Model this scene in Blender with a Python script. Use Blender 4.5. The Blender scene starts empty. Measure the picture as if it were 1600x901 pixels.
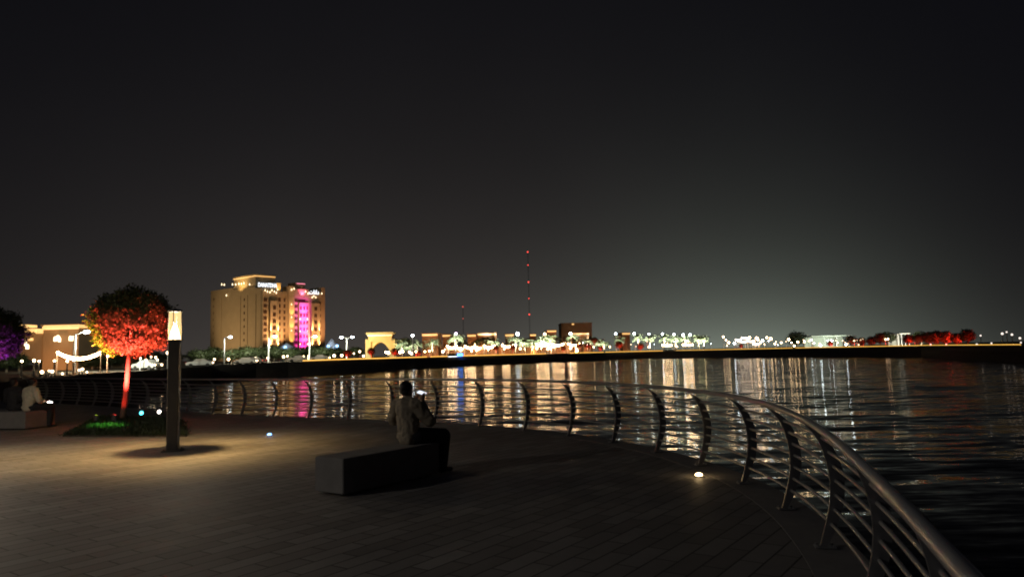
import bpy, math, random
from mathutils import Vector, Matrix, noise
rnd = random.Random(7)
S = bpy.context.scene
C = S.collection

# ---------------------------------------------------------------- camera
F_PX, PITCH, ROLL, EYE = 1142.0, math.radians(5.05), math.radians(-1.35), 1.70
cd = bpy.data.cameras.new('camera'); cam = bpy.data.objects.new('camera', cd); C.objects.link(cam)
cd.sensor_width = 36.0; cd.lens = F_PX / 1600.0 * 36.0
cd.clip_start = 0.05; cd.clip_end = 8000.0
cam.matrix_world = Matrix.Translation((0, 0, EYE)) @ Matrix.Rotation(math.radians(90) + PITCH, 4, 'X') @ Matrix.Rotation(ROLL, 4, 'Z')
cd.dof.use_dof = True; cd.dof.focus_distance = 40.0; cd.dof.aperture_fstop = 7.0
S.camera = cam

# ---------------------------------------------------------------- night sky
world = bpy.data.worlds.new('World'); S.world = world; world.use_nodes = True
nt = world.node_tree; nt.nodes.clear()
def N(t, typ, **kw):
    n = t.nodes.new(typ)
    for k, v in kw.items(): setattr(n, k, v)
    return n
def M(t, op, a, b=None, c=None):
    n = t.nodes.new('ShaderNodeMath'); n.operation = op
    for i, v in enumerate((a, b, c)):
        if v is None: continue
        if isinstance(v, (int, float)): n.inputs[i].default_value = v
        else: t.links.new(v, n.inputs[i])
    return n.outputs[0]
def scale_col(t, fac, col):
    n = N(t, 'ShaderNodeVectorMath', operation='SCALE'); n.inputs[0].default_value = col
    t.links.new(fac, n.inputs['Scale']); return n.outputs[0]
def vadd(t, a, b):
    n = N(t, 'ShaderNodeVectorMath', operation='ADD'); t.links.new(a, n.inputs[0])
    if isinstance(b, tuple): n.inputs[1].default_value = b
    else: t.links.new(b, n.inputs[1])
    return n.outputs[0]
tc = N(nt, 'ShaderNodeTexCoord'); sp = N(nt, 'ShaderNodeSeparateXYZ'); nt.links.new(tc.outputs['Generated'], sp.inputs[0])
el = M(nt, 'ABSOLUTE', M(nt, 'ARCSINE', sp.outputs['Z']))            # elevation, radians
az = M(nt, 'ARCTAN2', sp.outputs['X'], sp.outputs['Y'])              # 0 ahead, + to the right
def gauss(x, mu, s): 
    d = M(nt, 'DIVIDE', M(nt, 'SUBTRACT', x, math.radians(mu)), math.radians(s))
    return M(nt, 'EXPONENT', M(nt, 'MULTIPLY', M(nt, 'MULTIPLY', d, d), -0.5))
def fall(deg): return M(nt, 'EXPONENT', M(nt, 'DIVIDE', el, -math.radians(deg)))
# city glow (warm, ahead and left), sea-side glow (cool green, right of the middle)
warm = M(nt, 'MULTIPLY', fall(8.5), gauss(az, -7, 24))
mid = M(nt, 'MULTIPLY', fall(12.0), gauss(az, -4, 24))
green = M(nt, 'MULTIPLY', fall(5.0), gauss(az, 17.0, 8.6))
core = M(nt, 'MULTIPLY', fall(2.4), gauss(az, 17.0, 8.0))
sky = scale_col(nt, warm, (0.040, 0.0325, 0.0260))
sky = vadd(nt, sky, scale_col(nt, mid, (0.0170, 0.0166, 0.0160)))
sky = vadd(nt, sky, scale_col(nt, green, (0.066, 0.086, 0.069)))
sky = vadd(nt, sky, scale_col(nt, core, (0.072, 0.082, 0.066)))
sky = vadd(nt, sky, (0.0027, 0.0028, 0.0044))
nz = N(nt, 'ShaderNodeTexNoise'); nz.inputs['Scale'].default_value = 3.0; nz.inputs['Detail'].default_value = 4
nt.links.new(tc.outputs['Generated'], nz.inputs['Vector'])
f = M(nt, 'ADD', M(nt, 'MULTIPLY', nz.outputs['Fac'], 0.30), 0.85)
sc = N(nt, 'ShaderNodeVectorMath', operation='SCALE'); nt.links.new(sky, sc.inputs[0]); nt.links.new(f, sc.inputs['Scale'])
bg = N(nt, 'ShaderNodeBackground'); bg.inputs['Strength'].default_value = 1.0
nt.links.new(sc.outputs[0], bg.inputs['Color'])
wo = N(nt, 'ShaderNodeOutputWorld'); nt.links.new(bg.outputs[0], wo.inputs['Surface'])

S.view_settings.view_transform = 'Standard'; S.view_settings.look = 'None'
S.view_settings.exposure = 0.0; S.view_settings.gamma = 1.0
S.cycles.use_denoising = True; S.cycles.max_bounces = 6; S.cycles.use_light_tree = True
S.cycles.sample_clamp_indirect = 14.0; S.cycles.filter_width = 1.9
S.cycles.caustics_reflective = False; S.cycles.caustics_refractive = False

# ---------------------------------------------------------------- survey of the place (photograph pixel -> point in the world)
def ray(px, py):
    x = (px - 800) / F_PX; y = -(py - 450.5) / F_PX
    c, s = math.cos(ROLL), math.sin(ROLL)
    x, y = x*c - y*s, x*s + y*c
    return Vector((x, math.cos(PITCH) - math.sin(PITCH)*y, math.sin(PITCH) + math.cos(PITCH)*y))
def G(px, py, z):
    d = ray(px, py); t = (z - EYE) / d.z; return Vector((d.x*t, d.y*t, z))
def A(px, py, Y):
    d = ray(px, py); t = Y / d.y; return Vector((d.x*t, Y, EYE + d.z*t))
def yh(px): return 551.5 - (px - 800) * 0.0235
WATER = -1.9

# ---------------------------------------------------------------- materials
MATS = {}
def mat(name, col, rough=0.6, metal=0.0, var=0.15, nscale=6.0, bump=0.0, emit=None, strength=0.0, sample=True, spec=0.5):
    if name in MATS: return MATS[name]
    m = bpy.data.materials.new(name); m.use_nodes = True; t = m.node_tree
    b = t.nodes['Principled BSDF']; b.inputs['Roughness'].default_value = rough; b.inputs['Metallic'].default_value = metal
    b.inputs['Specular IOR Level'].default_value = spec
    g = N(t, 'ShaderNodeTexCoord'); n = N(t, 'ShaderNodeTexNoise'); n.inputs['Scale'].default_value = nscale; n.inputs['Detail'].default_value = 5
    t.links.new(g.outputs['Object'], n.inputs['Vector'])
    r = N(t, 'ShaderNodeMix', data_type='RGBA')
    r.inputs['A'].default_value = (*[c*(1-var) for c in col], 1); r.inputs['B'].default_value = (*[min(1, c*(1+var)) for c in col], 1)
    t.links.new(n.outputs['Fac'], r.inputs['Factor']); t.links.new(r.outputs['Result'], b.inputs['Base Color'])
    if bump:
        bn = N(t, 'ShaderNodeBump'); bn.inputs['Strength'].default_value = bump; bn.inputs['Distance'].default_value = 0.02
        t.links.new(n.outputs['Fac'], bn.inputs['Height']); t.links.new(bn.outputs[0], b.inputs['Normal'])
    if emit:
        b.inputs['Emission Color'].default_value = (*emit, 1); b.inputs['Emission Strength'].default_value = strength
        if not sample: m.cycles.emission_sampling = 'NONE'
    MATS[name] = m; return m
def glow(name, col, s, sample=False): return mat(name, (0.6, 0.6, 0.6), 0.4, emit=col, strength=s, sample=sample)

# ---------------------------------------------------------------- mesh builder
class MB:
    def __init__(s): s.v = []; s.f = []
    def add(s, vs, fs):
        o = len(s.v); s.v += [tuple(v) for v in vs]; s.f += [tuple(i + o for i in f) for f in fs]; return s
    def box(s, c, d, rz=0.0, bev=0.0):
        hx, hy, hz = d[0]/2, d[1]/2, d[2]/2
        cr, sr = math.cos(rz), math.sin(rz)
        if bev <= 0:
            P = [(x, y, z) for z in (-hz, hz) for x, y in ((-hx, -hy), (hx, -hy), (hx, hy), (-hx, hy))]
            rings = 2; k = 4
        else:
            b = bev; P = []
            for z, i in ((-hz, b), (-hz + b, 0), (hz - b, 0), (hz, b)):
                x0, y0 = hx - i, hy - i
                c2 = b if i == 0 else b*0.5
                P += [(-x0 + c2, -y0, z), (x0 - c2, -y0, z), (x0, -y0 + c2, z), (x0, y0 - c2, z), (x0 - c2, y0, z), (-x0 + c2, y0, z), (-x0, y0 - c2, z), (-x0, -y0 + c2, z)]
            rings = 4; k = 8
        V = [(c[0] + x*cr - y*sr, c[1] + x*sr + y*cr, c[2] + z) for x, y, z in P]
        Fc = [tuple(range(k))[::-1], tuple(range((rings-1)*k, rings*k))]
        for r in range(rings-1):
            for i in range(k): Fc.append((r*k+i, r*k+(i+1) % k, (r+1)*k+(i+1) % k, (r+1)*k+i))
        return s.add(V, Fc)
    def tube(s, pts, rad, n=8, caps=True):
        pts = [Vector(p) for p in pts]; V = []; Fc = []
        rs = rad if isinstance(rad, (list, tuple)) else [rad]*len(pts)
        up0 = None
        for i, p in enumerate(pts):
            t = (pts[min(i+1, len(pts)-1)] - pts[max(i-1, 0)]).normalized()
            u = up0 if up0 else (Vector((0, 0, 1)) if abs(t.z) < 0.9 else Vector((1, 0, 0)))
            a = t.cross(u).normalized(); b = a.cross(t).normalized(); up0 = b
            for k in range(n):
                w = 2*math.pi*k/n
                V.append(p + (a*math.cos(w) + b*math.sin(w))*rs[i])
        for i in range(len(pts)-1):
            for k in range(n): Fc.append((i*n+k, i*n+(k+1) % n, (i+1)*n+(k+1) % n, (i+1)*n+k))
        if caps: Fc += [tuple(range(n))[::-1], tuple(range((len(pts)-1)*n, len(pts)*n))]
        return s.add(V, Fc)
    def lathe(s, prof, n=16, c=(0, 0, 0)):
        V = []; Fc = []
        for r, z in prof:
            for k in range(n):
                w = 2*math.pi*k/n; V.append((c[0]+r*math.cos(w), c[1]+r*math.sin(w), c[2]+z))
        for i in range(len(prof)-1):
            for k in range(n): Fc.append((i*n+k, i*n+(k+1) % n, (i+1)*n+(k+1) % n, (i+1)*n+k))
        Fc += [tuple(range(n))[::-1], tuple(range((len(prof)-1)*n, len(prof)*n))]
        return s.add(V, Fc)
    def ball(s, c, r, n=8, m=5):
        r = r if isinstance(r, (tuple, list)) else (r, r, r)
        V = [(c[0], c[1], c[2]-r[2])]; Fc = []
        for j in range(1, m):
            t = math.pi*j/m - math.pi/2
            for k in range(n):
                w = 2*math.pi*k/n
                V.append((c[0]+r[0]*math.cos(t)*math.cos(w), c[1]+r[1]*math.cos(t)*math.sin(w), c[2]+r[2]*math.sin(t)))
        V.append((c[0], c[1], c[2]+r[2])); L = len(V)-1
        for k in range(n):
            Fc.append((0, 1+(k+1) % n, 1+k)); Fc.append((L, 1+(m-2)*n+k, 1+(m-2)*n+(k+1) % n))
        for j in range(m-2):
            for k in range(n): Fc.append((1+j*n+k, 1+j*n+(k+1) % n, 1+(j+1)*n+(k+1) % n, 1+(j+1)*n+k))
        return s.add(V, Fc)
    def prism(s, poly, z0, z1):
        n = len(poly)
        V = [(x, y, z0) for x, y in poly] + [(x, y, z1) for x, y in poly]
        return s.add(V, [tuple(range(n))[::-1], tuple(range(n, 2*n))] + [(i, (i+1) % n, n+(i+1) % n, n+i) for i in range(n)])
    def build(s, name, m, parent=None, smooth=False, world=False):
        V = s.v
        if world and parent: 
            l = parent.location; V = [(v[0]-l[0], v[1]-l[1], v[2]-l[2]) for v in V]
        me = bpy.data.meshes.new(name); me.from_pydata(V, [], s.f); me.update()
        if m: me.materials.append(m)
        if smooth:
            for p in me.polygons: p.use_smooth = True
        o = bpy.data.objects.new(name, me); C.objects.link(o)
        if parent: o.parent = parent
        return o
def tag(o, label=None, cat=None, group=None, kind=None):
    for k, v in (('label', label), ('category', cat), ('group', group), ('kind', kind)):
        if v: o[k] = v
    return o
def thing(name, label, cat, loc=(0, 0, 0), rz=0.0, group=None, scale=1.0):
    o = bpy.data.objects.new(name, None); C.objects.link(o); o.location = loc; o.rotation_euler = (0, 0, rz)
    o.scale = (scale,)*3; o.empty_display_size = 0.2
    return tag(o, label, cat, group)
def struct(o): o['kind'] = 'structure'; return o
def copy_tree(o, parent=None):
    c = o.copy(); C.objects.link(c)
    if parent: c.parent = parent
    for ch in list(o.children): copy_tree(ch, c)
    return c
ORD = 'first second third fourth fifth sixth seventh eighth ninth tenth eleventh twelfth thirteenth fourteenth fifteenth sixteenth seventeenth eighteenth nineteenth twentieth'.split()
def ordinal(i):
    if i < 20: return ORD[i]
    t, r = divmod(i + 1, 10)
    tens = {2: 'twenty', 3: 'thirty', 4: 'forty', 5: 'fifty', 6: 'sixty', 7: 'seventy'}
    return tens[t] + '-' + ORD[r-1] if r else {3: 'thirtieth', 4: 'fortieth', 5: 'fiftieth', 6: 'sixtieth'}[t]
def light(kind, name, loc, power, col, parent=None, aim=None, size=0.1, cone=60, blend=0.5):
    d = bpy.data.lights.new(name, kind); d.energy = power; d.color = col; d.shadow_soft_size = size
    if kind == 'SPOT': d.spot_size = math.radians(cone); d.spot_blend = blend
    o = bpy.data.objects.new(name, d); C.objects.link(o); o.location = loc
    if aim is not None: o.rotation_euler = (Vector(aim) - Vector(loc)).to_track_quat('-Z', 'Y').to_euler()
    if parent: o.parent = parent
    return o

steel = mat('brushed_steel', (0.58, 0.57, 0.56), 0.42, 0.6, 0.1, 20)
post_paint = mat('post_paint', (0.33, 0.33, 0.34), 0.38, 0.55, 0.12, 14)
dark_paint = mat('dark_paint', (0.085, 0.082, 0.078), 0.45, 0.3, 0.15, 10)
concrete = mat('concrete', (0.21, 0.20, 0.19), 0.85, 0, 0.25, 5, 0.25)
kerb_stone = mat('kerb_stone', (0.25, 0.24, 0.23), 0.8, 0, 0.22, 7, 0.2)
rock_mat = mat('rock', (0.10, 0.092, 0.085), 0.9, 0, 0.45, 3, 0.6)
bank_mat = mat('bank_stone', (0.07, 0.055, 0.05), 0.95, 0, 0.5, 0.8, 0.8)
pole_mat = mat('pale_pole', (0.55, 0.55, 0.55), 0.5, 0.2, 0.08)

# ---------------------------------------------------------------- ground: water, deck, far bank
def water_material():
    m = bpy.data.materials.new('water'); m.use_nodes = True; t = m.node_tree
    b = t.nodes['Principled BSDF']; b.inputs['Base Color'].default_value = (0.004, 0.006, 0.008, 1)
    b.inputs['Specular IOR Level'].default_value = 0.24; b.inputs['Roughness'].default_value = 0.06; b.inputs['IOR'].default_value = 1.333
    g = N(t, 'ShaderNodeNewGeometry'); acc = None
    for sx, sy, det, kx, ky in ((0.05, 0.16, 2, 0.03, 0.22), (0.30, 1.3, 3, 0.05, 0.52), (1.2, 5.0, 2, 0.05, 0.26)):
        mp = N(t, 'ShaderNodeMapping'); mp.inputs['Scale'].default_value = (sx, sy, 1); mp.inputs['Rotation'].default_value = (0, 0, 0.12)
        t.links.new(g.outputs['Position'], mp.inputs['Vector'])
        n = N(t, 'ShaderNodeTexNoise'); n.inputs['Scale'].default_value = 1.0; n.inputs['Detail'].default_value = det; n.inputs['Roughness'].default_value = 0.55
        t.links.new(mp.outputs[0], n.inputs['Vector'])
        o = vadd(t, n.outputs['Color'], (-0.5, -0.5, -0.5))
        v = N(t, 'ShaderNodeVectorMath', operation='MULTIPLY'); t.links.new(o, v.inputs[0]); v.inputs[1].default_value = (kx, ky, 0)
        acc = v.outputs[0] if acc is None else vadd(t, acc, v.outputs[0])
    acc = vadd(t, acc, (0, 0, 1))
    nn = N(t, 'ShaderNodeVectorMath', operation='NORMALIZE'); t.links.new(acc, nn.inputs[0])
    t.links.new(nn.outputs[0], b.inputs['Normal'])
    return m
struct(MB().add([(-4000, -400, WATER), (4000, -400, WATER), (4000, 6000, WATER), (-4000, 6000, WATER)], [(0, 1, 2, 3)]).build('water', water_material()))

# line of the railing posts, surveyed at their feet
BASE = [(-4.0, -7.5), (-2.2, -5.3), (-0.9, -3.2), (0.15, -1.2), (0.80, 0.4), (1.29, 1.9), (1.78, 3.4), (2.25, 4.87), (2.64, 6.34), (2.89, 7.83), (2.95, 9.28), (2.78, 10.8), (2.44, 12.3), (1.9, 13.8), (1.11, 15.24), (0.18, 16.5), (-0.92, 17.6), (-2.13, 18.52), (-3.43, 19.37), (-4.72, 20.1), (-6.0, 20.9), (-7.29, 21.8), (-8.48, 22.61), (-9.64, 23.4), (-10.79, 24.22), (-12.0, 25.2), (-13.27, 26.27), (-14.5, 27.3), (-15.7, 28.3), (-16.92, 29.36), (-18.2, 30.3), (-19.5, 31.2), (-20.8, 32.1), (-22.1, 33.0), (-23.4, 33.9), (-24.7, 34.8)]
def catmull(P, sub):
    out = []
    for i in range(len(P)-1):
        p0, p1, p2, p3 = P[max(i-1, 0)], P[i], P[i+1], P[min(i+2, len(P)-1)]
        for k in range(sub):
            t = k/sub
            out.append(tuple(0.5*((2*p1[j]) + (-p0[j]+p2[j])*t + (2*p0[j]-5*p1[j]+4*p2[j]-p3[j])*t*t + (-p0[j]+3*p1[j]-3*p2[j]+p3[j])*t**3) for j in (0, 1)))
    return out + [tuple(P[-1])]
sm = BASE[:]
for _ in range(2): sm = [sm[0]] + [tuple(0.25*sm[i-1][j]+0.5*sm[i][j]+0.25*sm[i+1][j] for j in (0, 1)) for i in range(1, len(sm)-1)] + [sm[-1]]
fine = catmull(sm, 10)
dist = [0.0]
for a, b in zip(fine, fine[1:]): dist.append(dist[-1] + math.dist(a, b))
def on_line(s):
    s = max(0, min(dist[-1]-1e-6, s)); i = max(j for j in range(len(dist)-1) if dist[j] <= s)
    t = (s - dist[i])/(dist[i+1]-dist[i]); a, b = fine[i], fine[i+1]
    p = Vector((a[0]+(b[0]-a[0])*t, a[1]+(b[1]-a[1])*t, 0)); i0, i1 = max(i-3, 0), min(i+4, len(fine)-1)
    d = Vector((fine[i1][0]-fine[i0][0], fine[i1][1]-fine[i0][1], 0)).normalized()
    return p, Vector((d.y, -d.x, 0))            # point and outward normal
def offset_line(off, step=0.3):
    n = int(dist[-1]/step); return [on_line(dist[-1]*i/n)[0] + on_line(dist[-1]*i/n)[1]*off for i in range(n+1)]

def paving_material():
    m = bpy.data.materials.new('paving'); m.use_nodes = True; t = m.node_tree; b = t.nodes['Principled BSDF']
    g = N(t, 'ShaderNodeNewGeometry'); mp = N(t, 'ShaderNodeMapping'); mp.vector_type = 'POINT'
    mp.inputs['Rotation'].default_value = (0, 0, -math.atan2(0.82, 0.57)); t.links.new(g.outputs['Position'], mp.inputs['Vector'])
    br = N(t, 'ShaderNodeTexBrick'); t.links.new(mp.outputs[0], br.inputs['Vector'])
    br.inputs['Color1'].default_value = (0.20, 0.185, 0.17, 1); br.inputs['Color2'].default_value = (0.29, 0.275, 0.255, 1); br.inputs['Mortar'].default_value = (0.07, 0.066, 0.06, 1)
    for k, v in (('Scale', 1.0), ('Mortar Size', 0.009), ('Mortar Smooth', 0.2), ('Bias', 0.0), ('Brick Width', 0.60), ('Row Height', 0.20)): br.inputs[k].default_value = v
    n = N(t, 'ShaderNodeTexNoise'); n.inputs['Scale'].default_value = 1.1; n.inputs['Detail'].default_value = 8; n.inputs['Roughness'].default_value = 0.65
    t.links.new(g.outputs['Position'], n.inputs['Vector'])
    f = M(t, 'ADD', M(t, 'MULTIPLY', n.outputs['Fac'], 0.9), 0.5)
    s_ = N(t, 'ShaderNodeVectorMath', operation='SCALE'); t.links.new(br.outputs['Color'], s_.inputs[0]); t.links.new(f, s_.inputs['Scale'])
    t.links.new(s_.outputs[0], b.inputs['Base Color'])
    n2 = N(t, 'ShaderNodeTexNoise'); n2.inputs['Scale'].default_value = 45; n2.inputs['Detail'].default_value = 3; t.links.new(g.outputs['Position'], n2.inputs['Vector'])
    h = M(t, 'ADD', M(t, 'MULTIPLY', br.outputs['Fac'], -1.0), M(t, 'MULTIPLY', n2.outputs['Fac'], 0.35))
    bp = N(t, 'ShaderNodeBump'); bp.inputs['Strength'].default_value = 0.7; bp.inputs['Distance'].default_value = 0.006; t.links.new(h, bp.inputs['Height'])
    t.links.new(bp.outputs[0], b.inputs['Normal'])
    t.links.new(M(t, 'ADD', M(t, 'MULTIPLY', n.outputs['Fac'], 0.3), 0.5), b.inputs['Roughness'])
    return m
edge = [(p.x, p.y) for p in offset_line(0.10, 0.6)]
deck_poly = edge + [(-60, 60), (-60, -7.5)]
struct(MB().prism(deck_poly, -0.35, 0.0).build('promenade_deck', paving_material()))
def ribbon(offs, step=0.3):       # closed strip along the railing line from (offset, z) profile
    L = [offset_line(o, step) for o, z in offs]; k = len(offs); V = []; Fc = []
    for i in range(len(L[0])):
        for j in range(k): V.append((L[j][i].x, L[j][i].y, offs[j][1]))
    for i in range(len(L[0])-1):
        for j in range(k): Fc.append((i*k+j, i*k+(j+1) % k, (i+1)*k+(j+1) % k, (i+1)*k+j))
    return MB().add(V, Fc)
struct(ribbon([(-0.20, -0.05), (-0.20, 0.004), (0.275, 0.004), (0.28, 0.0), (0.28, -0.5)]).build('deck_kerb', kerb_stone))
struct(ribbon([(-0.05, -3.2), (-0.05, -0.36), (0.22, -0.36), (0.5, -1.0), (3.4, -2.6), (3.4, -3.2)], 0.6).build('rock_slope', rock_mat))

# far bank: (pixel of the water's edge, height of its top)
SH = [(-330, 790, .62), (60, 650, .62), (165, 628, .62), (255, 607, .62), (330, 597, .68), (400, 591, .82), (450, 587.5, .95), (520, 584, 1.06), (600, 579.5, 1.06), (700, 573, 1.08), (760, 570, 1.08), (850, 566, 1.06), (1000, 560, 1.08), (1100, 559, 1.06), (1240, 558, 1.06), (1340, 557.4, 1.04), (1440, 557, 1.02), (1500, 561, 0.98), (1600, 566, 0.9), (1800, 572, 0.9), (2300, 600, 0.9)]
V = []; Fc = []
land_pts = []
for px, py, zt in SH:
    w = G(px, py, WATER); d = Vector((w.x, w.y, 0)); L = d.length; d /= L
    land_pts.append((px, w.y))
    top = L + 6.0
    for r, z in ((L - 4, -3.2), (L, WATER + 0.02), (L + 3.0, WATER + (zt - WATER)*0.62), (top, zt), (top + 1.2, zt), (top + 2.0, zt - 0.12), (top + 120, zt - 0.12), (5000, zt - 0.12)):
        V.append((d.x*r, d.y*r, z))
k = 8; ns = len(SH)
for i in range(ns-1):
    for j in range(k-1): Fc.append((i*k+j, i*k+j+1, (i+1)*k+j+1, (i+1)*k+j))
bk = MB(); bk.add([v for i in range(ns) for v in V[i*k:i*k+6]], [(i*6+j, i*6+j+1, (i+1)*6+j+1, (i+1)*6+j) for i in range(ns-1) for j in range(5)])
struct(bk.build('far_bank', bank_mat))
ld = MB(); ld.add([v for i in range(ns) for v in V[i*k+5:i*k+8]], [(i*3+j, i*3+j+1, (i+1)*3+j+1, (i+1)*3+j) for i in range(ns-1) for j in range(2)])
struct(ld.build('land', mat('land_soil', (0.11, 0.085, 0.06), 0.95, 0, 0.35, 0.3)))
def shore(px):          # distance ahead of the top of the bank at that bearing, and its height
    for (a, b) in zip(SH, SH[1:]):
        if a[0] <= px <= b[0]:
            t = (px-a[0])/(b[0]-a[0]); ya = G(a[0], a[1], WATER).y; yb = G(b[0], b[1], WATER).y
            return ya+(yb-ya)*t + 6.0, a[2]+(b[2]-a[2])*t
    return 200.0, 0.9
def land_z(px): return shore(px)[1] - 0.12
def place(px, Y): 
    p = A(px, yh(px), Y); return Vector((p.x, p.y, land_z(px)))
def top_z(px, py, Y): return A(px, py, Y).z

# ---------------------------------------------------------------- the railing
rail = thing('curved_railing', 'long curved steel railing with bowed posts at the edge of the deck', 'railing', (2.64, 6.34, 0.06))
PROF = [(0.0, 0.012), (0.05, 0.18), (0.095, 0.36), (0.11, 0.54), (0.09, 0.72), (0.03, 0.90), (-0.05, 1.01), (-0.13, 1.075)]
def prof(z):
    for a, b in zip(PROF, PROF[1:]):
        if a[1] <= z <= b[1]: return a[0]+(b[0]-a[0])*(z-a[1])/(b[1]-a[1])
    return PROF[-1][0]
def post_mesh():
    mb = MB(); P = catmull(PROF, 3); n = len(P); V = []; Fc = []
    for i, (o, z) in enumerate(P):
        t = i/(n-1); wd = 0.040 + 0.076*math.sin(math.pi*min(1, t*1.05+0.02))**0.8
        for s in (-0.014, 0.014):
            V.append((o-0.022, s, z)); V.append((o-0.022+wd, s, z - 0.012))
    for i in range(n-1):
        b = i*4; c = b+4
        Fc += [(b, c, c+1, b+1), (b+2, b+3, c+3, c+2), (b, b+2, c+2, c), (b+1, c+1, c+3, b+3)]
    Fc += [(0, 1, 3, 2), (n*4-4, n*4-2, n*4-1, n*4-3)]
    mb.add(V, Fc)
    return mb
post_me = None
# stations: keep a post where the photograph has one (2.64, 6.34)
s0 = min(range(len(fine)), key=lambda i: math.dist(fine[i], (2.64, 6.34))); s0 = dist[s0]
step = 1.515
stations = [s0 + step*i for i in range(-7, 26) if 0.3 < s0 + step*i < dist[-1]-0.1]
foot_mb = MB().box((0.02, 0, 0.012), (0.17, 0.11, 0.014), bev=0.003)
for dx, dy in ((-0.045, -0.036), (-0.045, 0.036), (0.085, -0.036), (0.085, 0.036)): foot_mb.tube([(dx, dy, 0.018), (dx, dy, 0.034)], 0.010, 6)
pm = post_mesh(); proto = None
for s in stations:
    p, nrm = on_line(s)
    if proto is None:
        proto = pm.build('post', post_paint, rail); pf = foot_mb.build('foot_plate', post_paint, proto); o = proto
    else:
        o = proto.copy(); C.objects.link(o); o.parent = rail
        q = pf.copy(); C.objects.link(q); q.parent = o
    o.location = p - rail.location + Vector((0, 0, 0.0)); o.location.z = -0.056
    o.rotation_euler = (0, 0, math.atan2(nrm.y, nrm.x))
sl = [stations[0]-0.25 + (stations[-1]-stations[0]+0.4)*i/240 for i in range(241)]
def along(off, z): return [on_line(s)[0] + on_line(s)[1]*off + Vector((0, 0, z)) for s in sl]
MB().tube(along(-0.135, 1.10), 0.029, 10).build('handrail', steel, rail, True, True)
for z in (0.20, 0.32, 0.44, 0.56, 0.68, 0.80, 0.92):
    MB().tube(along(prof(z)+0.03, z), 0.0160, 6).build('rail_bar', steel, rail, True, True)

# boulders at the foot of the deck
rk = MB(); 
def boulder(seed):
    mb = MB(); mb.ball((0, 0, 0), (0.55, 0.45, 0.38), 10, 7)
    mb.v = [tuple(Vector(v)*(1 + 0.55*(noise.noise(Vector(v)*2.3 + Vector((seed*7.1, 0, 0)))))) for v in mb.v]; return mb
bm = [boulder(i).build('boulder', rock_mat) for i in range(3)]
nb = 0
for i in range(46):
    s = s0 - 6 + i*0.62 + rnd.uniform(-.15, .15); p, nr = on_line(s); off = rnd.uniform(0.9, 3.3)
    o = bm[nb] if nb < 3 else bm[nb % 3].copy()
    if nb >= 3: C.objects.link(o)
    nb += 1
    q = p + nr*off; o.location = (q.x, q.y, -0.95 - (off-0.5)*0.50 + 0.18)
    o.rotation_euler = (rnd.uniform(-.5, .5), rnd.uniform(-.5, .5), rnd.uniform(0, 6.28)); sc_ = rnd.uniform(0.7, 1.5); o.scale = (sc_, sc_*rnd.uniform(.8, 1.2), sc_*rnd.uniform(.8, 1.1))
    tag(o, 'dark rough boulder on the sloping edge below the curved railing', 'boulder', 'boulders below the railing')

# ---------------------------------------------------------------- benches
u = Vector((0.57, 0.82, 0)).normalized(); w = Vector((0.82, -0.57, 0)).normalized()
def block_bench(name, label, c, rz, d):
    t = thing(name, label, 'bench', c, rz)
    MB().box((0, 0, d[2]/2 + 0.02), (d[0]-0.08, d[1]-0.08, d[2]-0.06)).build('plinth', mat('plinth', (0.10, 0.098, 0.095), 0.9), t)
    MB().box((0, 0, 0.03 + (d[2]-0.03)/2), (d[0], d[1], d[2]-0.03), bev=0.012).build('seat_block', concrete, t)
    return t
bc = Vector((-2.33, 9.24, 0)) + u*0.90
block_bench('block_bench', 'long concrete block bench in the middle of the deck, a man sitting on it', bc, math.atan2(u.y, u.x), (1.80, 0.52, 0.46))
block_bench('block_bench', 'pale concrete block bench near the railing with two people sitting on it', (-13.75, 20.05, 0), math.radians(-13), (2.1, 0.95, 0.47))

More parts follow.
